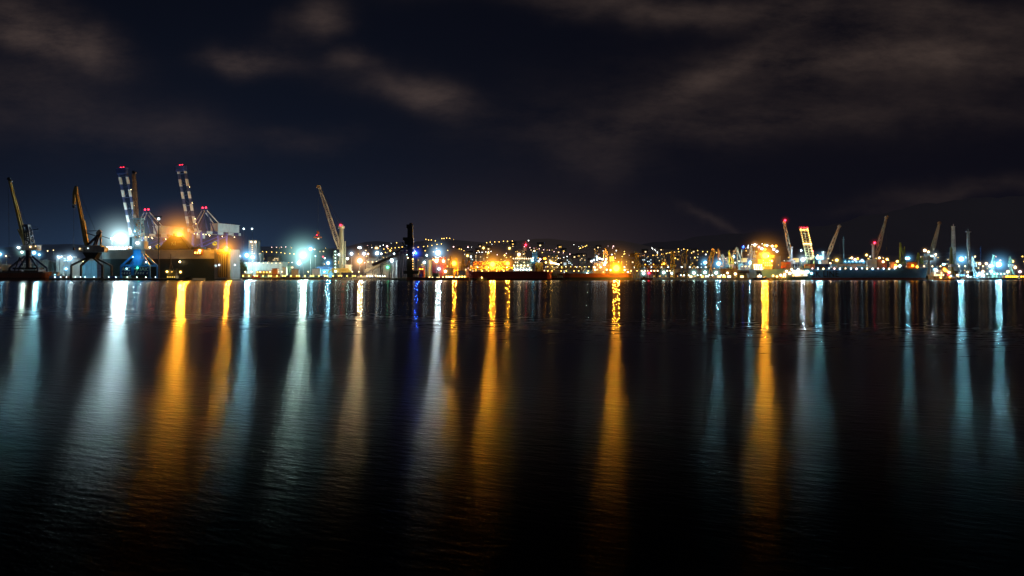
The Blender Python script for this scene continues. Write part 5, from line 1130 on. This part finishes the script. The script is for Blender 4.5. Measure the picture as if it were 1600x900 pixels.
tug(1450, 42, 838, 'white tug with orange fenders beyond the blue ship bow', paint('tug white', (.5, .5, .46)), white, [(1483, 425.5, WARM, 1.2, 50), (1482, 429, RED, 1., 20), (1461, 421, CYAN, 1.1, 40), (1463, 422, WHITE, 1.1, 40), (1486, 432, CYAN, 1., 30), (1478, 423, ORANGE, 1.3, 40)], 4.6, (.45, .85), 3, flip=True)
tug(1462, 30, 828, 'low orange deck boat tied in front of the white tug', orange, ochre, [(1470, 433.5, GOLD, .9, 24), (1484, 433, ORANGE, .9, 24)], 2., (.6, .8), 1, L=4)
tug(1503, 20, 850, 'small white launch at the foot of the T headed mast', white, white, [(1512, 431, WHITE, .9, 30)], 2.4, (.3, .7), 1, L=5, rgb=WHITE)
tug(1524, 22, 850, 'cyan lit white yacht at the foot of the thin blue mast', white, white, [(1530, 428, CYAN, 1.4, 60), (1536, 430, WHITE, 1.2, 60), (1536, 424, WARM, 1.1, 40), (1527, 431, CYAN, 1., 40)], 2.6, (.25, .7), 3, L=8, rgb=CYAN)
tug(1490, 12, 856, 'little dark boat under the taller lattice mast', dark, dark, [(1496, 430, WARM, .9, 30)], 2.2, (.3, .7), 1, L=3)
hut(1571, 1590, 430.6, 905, 'orange lit flat roofed kiosk near the right edge', orange, 18, ORANGE, 6); hut(1594, 1606, 430.6, 905, 'orange lit kiosk cut by the right edge', orange, 18, ORANGE, 3)
shed(1540, 1572, 424, 960, 18, 'pale low warehouse below the rightmost floodlight', green, 2, roofm, 6, 4, WHITE)
shed(1494, 1530, 426.5, 950, 18, 'teal lit low warehouse behind the two tall masts', cyanp, 2, roofm, 7, 4, CYAN)
shed(1300, 1352, 411, 960, 24, 'pale warehouse seen over the containers amidships', grey, 2, roofm, 8, 4, WARM)
shed(1318, 1352, 404, 1050, 20, 'light blue warehouse behind the thin faint tower', cyanp, 3, cyanp, 6, 5, CYAN)
for px_, Y_, lb in ((1240, 905, 'cream square lit hoarding right of the pale jib crane'), (1159, 900, 'cream square lit hoarding right of the grey folded crane')):
    q = P(px_ + 4, 406.5, Y_); t = thing('hoarding', lb, 'hoarding', (q.x, Y_, QZ)); MB().box(q.x - S(4.2, Y_), q.x + S(4.2, Y_), Y_, Y_ + .6, q.z - S(3.2, Y_), q.z + S(3.2, Y_)).build('panel', light_mat((1., .72, .25), 1.0), t)
    MB().beam((q.x - 2, Y_ + .3, QZ), (q.x - 2, Y_ + .3, q.z - 2), .6).beam((q.x + 2, Y_ + .3, QZ), (q.x + 2, Y_ + .3, q.z - 2), .6).build('post', steel, t)

# ------------------------------------------------------------------ trees by the car carrier stern and on the quay
def tree(px, pyt, Y, label, wpx):
    x_, zt = X(px, Y), Z(pyt, Y); h = zt - QZ; t = thing('tree', label, 'tree', (x_, Y, QZ)); r = S(wpx, Y)
    b = MB().cyl((x_, Y, QZ), (x_, Y, QZ + h * .5), .5, .3, 8)
    for k in range(5): a = k * 1.3; b.cyl((x_, Y, QZ + h * .4), (x_ + r * .6 * math.cos(a), Y + r * .6 * math.sin(a), QZ + h * (.6 + .06 * k)), .25, .1, 5)
    b.build('trunk', barkm, t); c = MB()
    for k in range(700):
        d = Vector((random.gauss(0, 1), random.gauss(0, 1), random.gauss(0, 1))).normalized() * random.random() ** .45
        lump = 1 + .3 * math.sin(d.x * 5 + px) * math.cos(d.z * 6)
        o_ = Vector((x_ + d.x * r * lump, Y + d.y * r * lump, QZ + h * .66 + d.z * h * .36 * lump)); s = random.uniform(.35, .8)
        a1_ = Vector((random.gauss(0, 1), random.gauss(0, 1), random.gauss(0, 1))).normalized() * s; a2_ = a1_.orthogonal().normalized() * s * .6
        n = len(c.v); c.v += [o_ - a1_, o_ - a2_, o_ + a1_, o_ + a2_]; c.f.append((n, n + 1, n + 2, n + 3))
    c.build('crown', leafm, t)
tree(377.5, 405, 985, 'round tree just right of the car carrier stern', 4); tree(383, 412, 975, 'smaller tree right of the round tree', 3); tree(1034, 419, 895, 'small tree before the low brick coloured shed', 3); tree(451, 414, 975, 'bushy tree left of the basin floodlights', 4)

# ------------------------------------------------------------------ town and lamps on the hillside
random.seed(77)
def on_hill(px, py):
    """walk along the line of sight until it meets the land"""
    Yv = 1730.
    while Yv < 3850:
        q = P(px, py, Yv)
        if q.z <= hill_h(q.x, Yv): return q
        Yv += 12
    return None
hill_lamps = {}
def hill_lamp(px, py, col, r, L, kind):
    q = on_hill(px, py)
    if q is None: return
    key = kind
    k = q.y / 2600.
    if key not in hill_lamps:
        lab, grp = {'amber': ('amber street lamp among many shining on the dark hillside', 'amber street lamps on the hillside'), 'white': ('white street lamp among many shining on the dark hillside', 'white street lamps on the hillside'),
                    'pink': ('pinkish street lamp among many shining on the dark hillside', 'pinkish street lamps on the hillside')}[kind]
        o = thing('street_lamp', lab, 'street lamp', (0, 0, 0), group=grp)
        MB().cyl((0, 0, 0), (0, 0, 9), .3, .2, 6).beam((0, 0, 9), (0, -2.2, 9.3), .3).build('pole', steel, o)
        MB().ball((0, -2.2, 8.8), 1.9, 1).build('lamp', light_mat(col, L), o)
        hill_lamps[key] = (o, list(o.children)); first = True
    o, ch = hill_lamps[key]
    if o.location.length == 0: r_ = o
    else:
        r_ = kdup(o)
        for c in ch: cc_ = kdup(c); cc_.parent = r_
    r_.location = (q.x, q.y, hill_h(q.x, q.y) - .2); r_.scale = (r * k,) * 3
rows = []
def ytop(px):   # upper limit of the town lights along the ridge
    pts = [(370, 392), (420, 388), (470, 384), (560, 386), (640, 378), (700, 372), (760, 376), (830, 380), (900, 384), (960, 386), (1020, 386), (1090, 389), (1180, 386), (1220, 384), (1300, 402), (1420, 400), (1600, 400)]
    for (a, b_), (c, d) in zip(pts, pts[1:]):
        if a <= px <= c: return b_ + (d - b_) * (px - a) / (c - a)
    return 400
cnt = 0
while cnt < 215:
    px_ = random.choice((random.uniform(700, 1230), random.uniform(400, 1230), random.uniform(560, 1150), random.uniform(1240, 1600)))
    yt = ytop(px_); py_ = yt + (428 - yt) * random.random() ** 1.15
    if px_ > 1240: py_ = max(py_, 403)
    kd = random.choices(('amber', 'white', 'pink'), (.5, .3, .2))[0]; col, L = {'amber': (GOLD, 7.), 'white': ((.95, .97, .9), 6.), 'pink': (PINK, 6.)}[kd]
    hill_lamp(px_, py_, col, random.choice((.3, .4, .5, .6, .8, 1.15)), L, kd); cnt += 1
# rows of lamps along roads on the slope
for a, b_, n, kd in (((690, 376), (712, 374), 6, 'amber'), ((665, 377), (680, 379), 4, 'amber'), ((1140, 389), (1190, 384), 8, 'white'), ((740, 398), (768, 396), 7, 'white'), ((425, 389), (455, 388), 5, 'pink'), ((905, 391), (917, 387), 5, 'amber'), ((1018, 390), (1028, 398), 6, 'white'), ((975, 396), (968, 420), 7, 'amber'), ((640, 388), (600, 392), 8, 'amber'), ((1060, 392), (1120, 398), 9, 'amber'), ((820, 388), (880, 398), 9, 'pink'), ((900, 400), (860, 410), 7, 'white'), ((1020, 402), (1060, 396), 7, 'amber'), ((690, 384), (640, 392), 8, 'amber'), ((570, 392), (600, 386), 6, 'white'), ((760, 382), (800, 379), 7, 'amber'), ((410, 396), (460, 400), 8, 'amber'), ((1300, 410), (1380, 406), 8, 'amber')):
    for i in range(n): hill_lamp(a[0] + (b_[0] - a[0]) * i / (n - 1) + random.uniform(-1, 1), a[1] + (b_[1] - a[1]) * i / (n - 1) + random.uniform(-.5, .5), *{'amber': (GOLD, .8, 7.), 'white': ((.95, .97, .9), .75, 6.), 'pink': (PINK, .7, 6.)}[kd], kd)
houses = []
hw = [('cream', cream), ('grey', paint('house grey', (.35, .35, .36))), ('brick', paint('house brick', (.32, .17, .11)))]
for i in range(150):
    px_ = random.uniform(385, 1250) if i % 6 else random.uniform(1250, 1600); yt = ytop(px_) + 3; py_ = yt + (426 - yt) * random.random(); py_ = max(py_, 405 if px_ > 1240 else 0); q = on_hill(px_, py_)
    if q is None: continue
    k = i % 3
    if len(houses) < 3:
        o = thing('hillside_house', '%s house with gabled roof and one lit window on the dark hillside' % hw[k][0], 'house', (0, 0, 0), group='%s houses on the hillside' % hw[k][0])
        wl = MB().box(-8, 8, -6, 6, -6, 7).build('wall', hw[k][1], o); MB().gable(-8, 8, -6, 6, 7, 4).build('roof', roofm, o)
        wd = MB().box(-2.2 + k, 1.6 + k, -6.15, -6.02, 1.5, 4.2).build('window', light_mat((WARM, GOLD, WARM)[k], 2.5), o); houses.append((o, list(o.children))); r_ = o
    else:
        o, ch = houses[k]; r_ = kdup(o)
        for c in ch: cc_ = kdup(c); cc_.parent = r_
    r_.location = (q.x, q.y, hill_h(q.x, q.y)); r_.rotation_euler = (0, 0, random.uniform(-.4, .4)); s = random.uniform(.8, 1.7); r_.scale = (s, s, s)
# flat roofed blocks just behind the port
for i, (a_, b_, top_, YY, mt_, lb) in enumerate([
    (418, 436, 401, 1500, cream, 'pale block of flats behind the long pale building'), (520, 533, 400, 1480, grey, 'grey block of flats behind the mobile crane'), (575, 590, 402, 1450, cream, 'cream block of flats above the loading shed'),
    (598, 607, 399, 1550, grey, 'grey block of flats left of the pale silos'), (652, 663, 401, 1500, cream, 'cream block of flats above the green tank'), (730, 741, 395, 1600, grey, 'grey flats with white roof lights above the yellow frames'),
    (742, 757, 398, 1500, cream, 'wide cream flats above the orange pipe gallery'), (862, 872, 398, 1550, grey, 'grey flats right of the orange casing'), (880, 895, 404, 1500, cream, 'cream flats above the truss gallery'),
    (905, 916, 401, 1500, grey, 'grey flats left of the orange red tanker'), (970, 984, 406, 1500, cream, 'cream flats right of the orange red tanker'), (1003, 1018, 404, 1480, paint('blue flats', (.1, .2, .36)), 'bluish flats between the twin tower unloaders'),
    (1024, 1036, 400, 1560, grey, 'grey flats left of the slim grey crane'), (1078, 1092, 405, 1500, cream, 'cream flats behind the ochre crooked crane'), (1094, 1112, 408, 1400, cyanp, 'light blue hall behind the yellow luffing cranes'), (1120, 1137, 409, 1400, cyanp, 'light blue hall behind the brown upright crane'),
    (1212, 1220, 400, 1300, cream, 'cream block right of the yellow ship bridge'), (1322, 1334, 408, 1300, grey, 'grey block behind the thin faint tower'), (1500, 1512, 416, 1300, grey, 'grey block between the two tall masts'), (1541, 1549, 414, 1300, cream, 'cream block behind the small greenish crane')]):
    tower_block(a_, b_, top_, YY, lb, QZ, mt_, 2.2, 3.4, .8, (WARM, GOLD, WHITE)[i % 3])

scene.cycles.use_denoising = True; scene.cycles.use_adaptive_sampling = False
try: scene.cycles.denoiser = 'OPENIMAGEDENOISE'
except Exception: pass
scene.cycles.max_bounces = 5; scene.cycles.diffuse_bounces = 2; scene.cycles.glossy_bounces = 2; scene.cycles.volume_bounces = 0
scene.cycles.transparent_max_bounces = 24; scene.cycles.use_light_tree = True; scene.cycles.sample_clamp_indirect = 4.
scene.cycles.volume_max_steps = 64
scene.view_settings.view_transform = 'Standard'; scene.view_settings.look = 'None'; scene.view_settings.exposure = 0; scene.view_settings.gamma = 1
scene.render.film_transparent = False
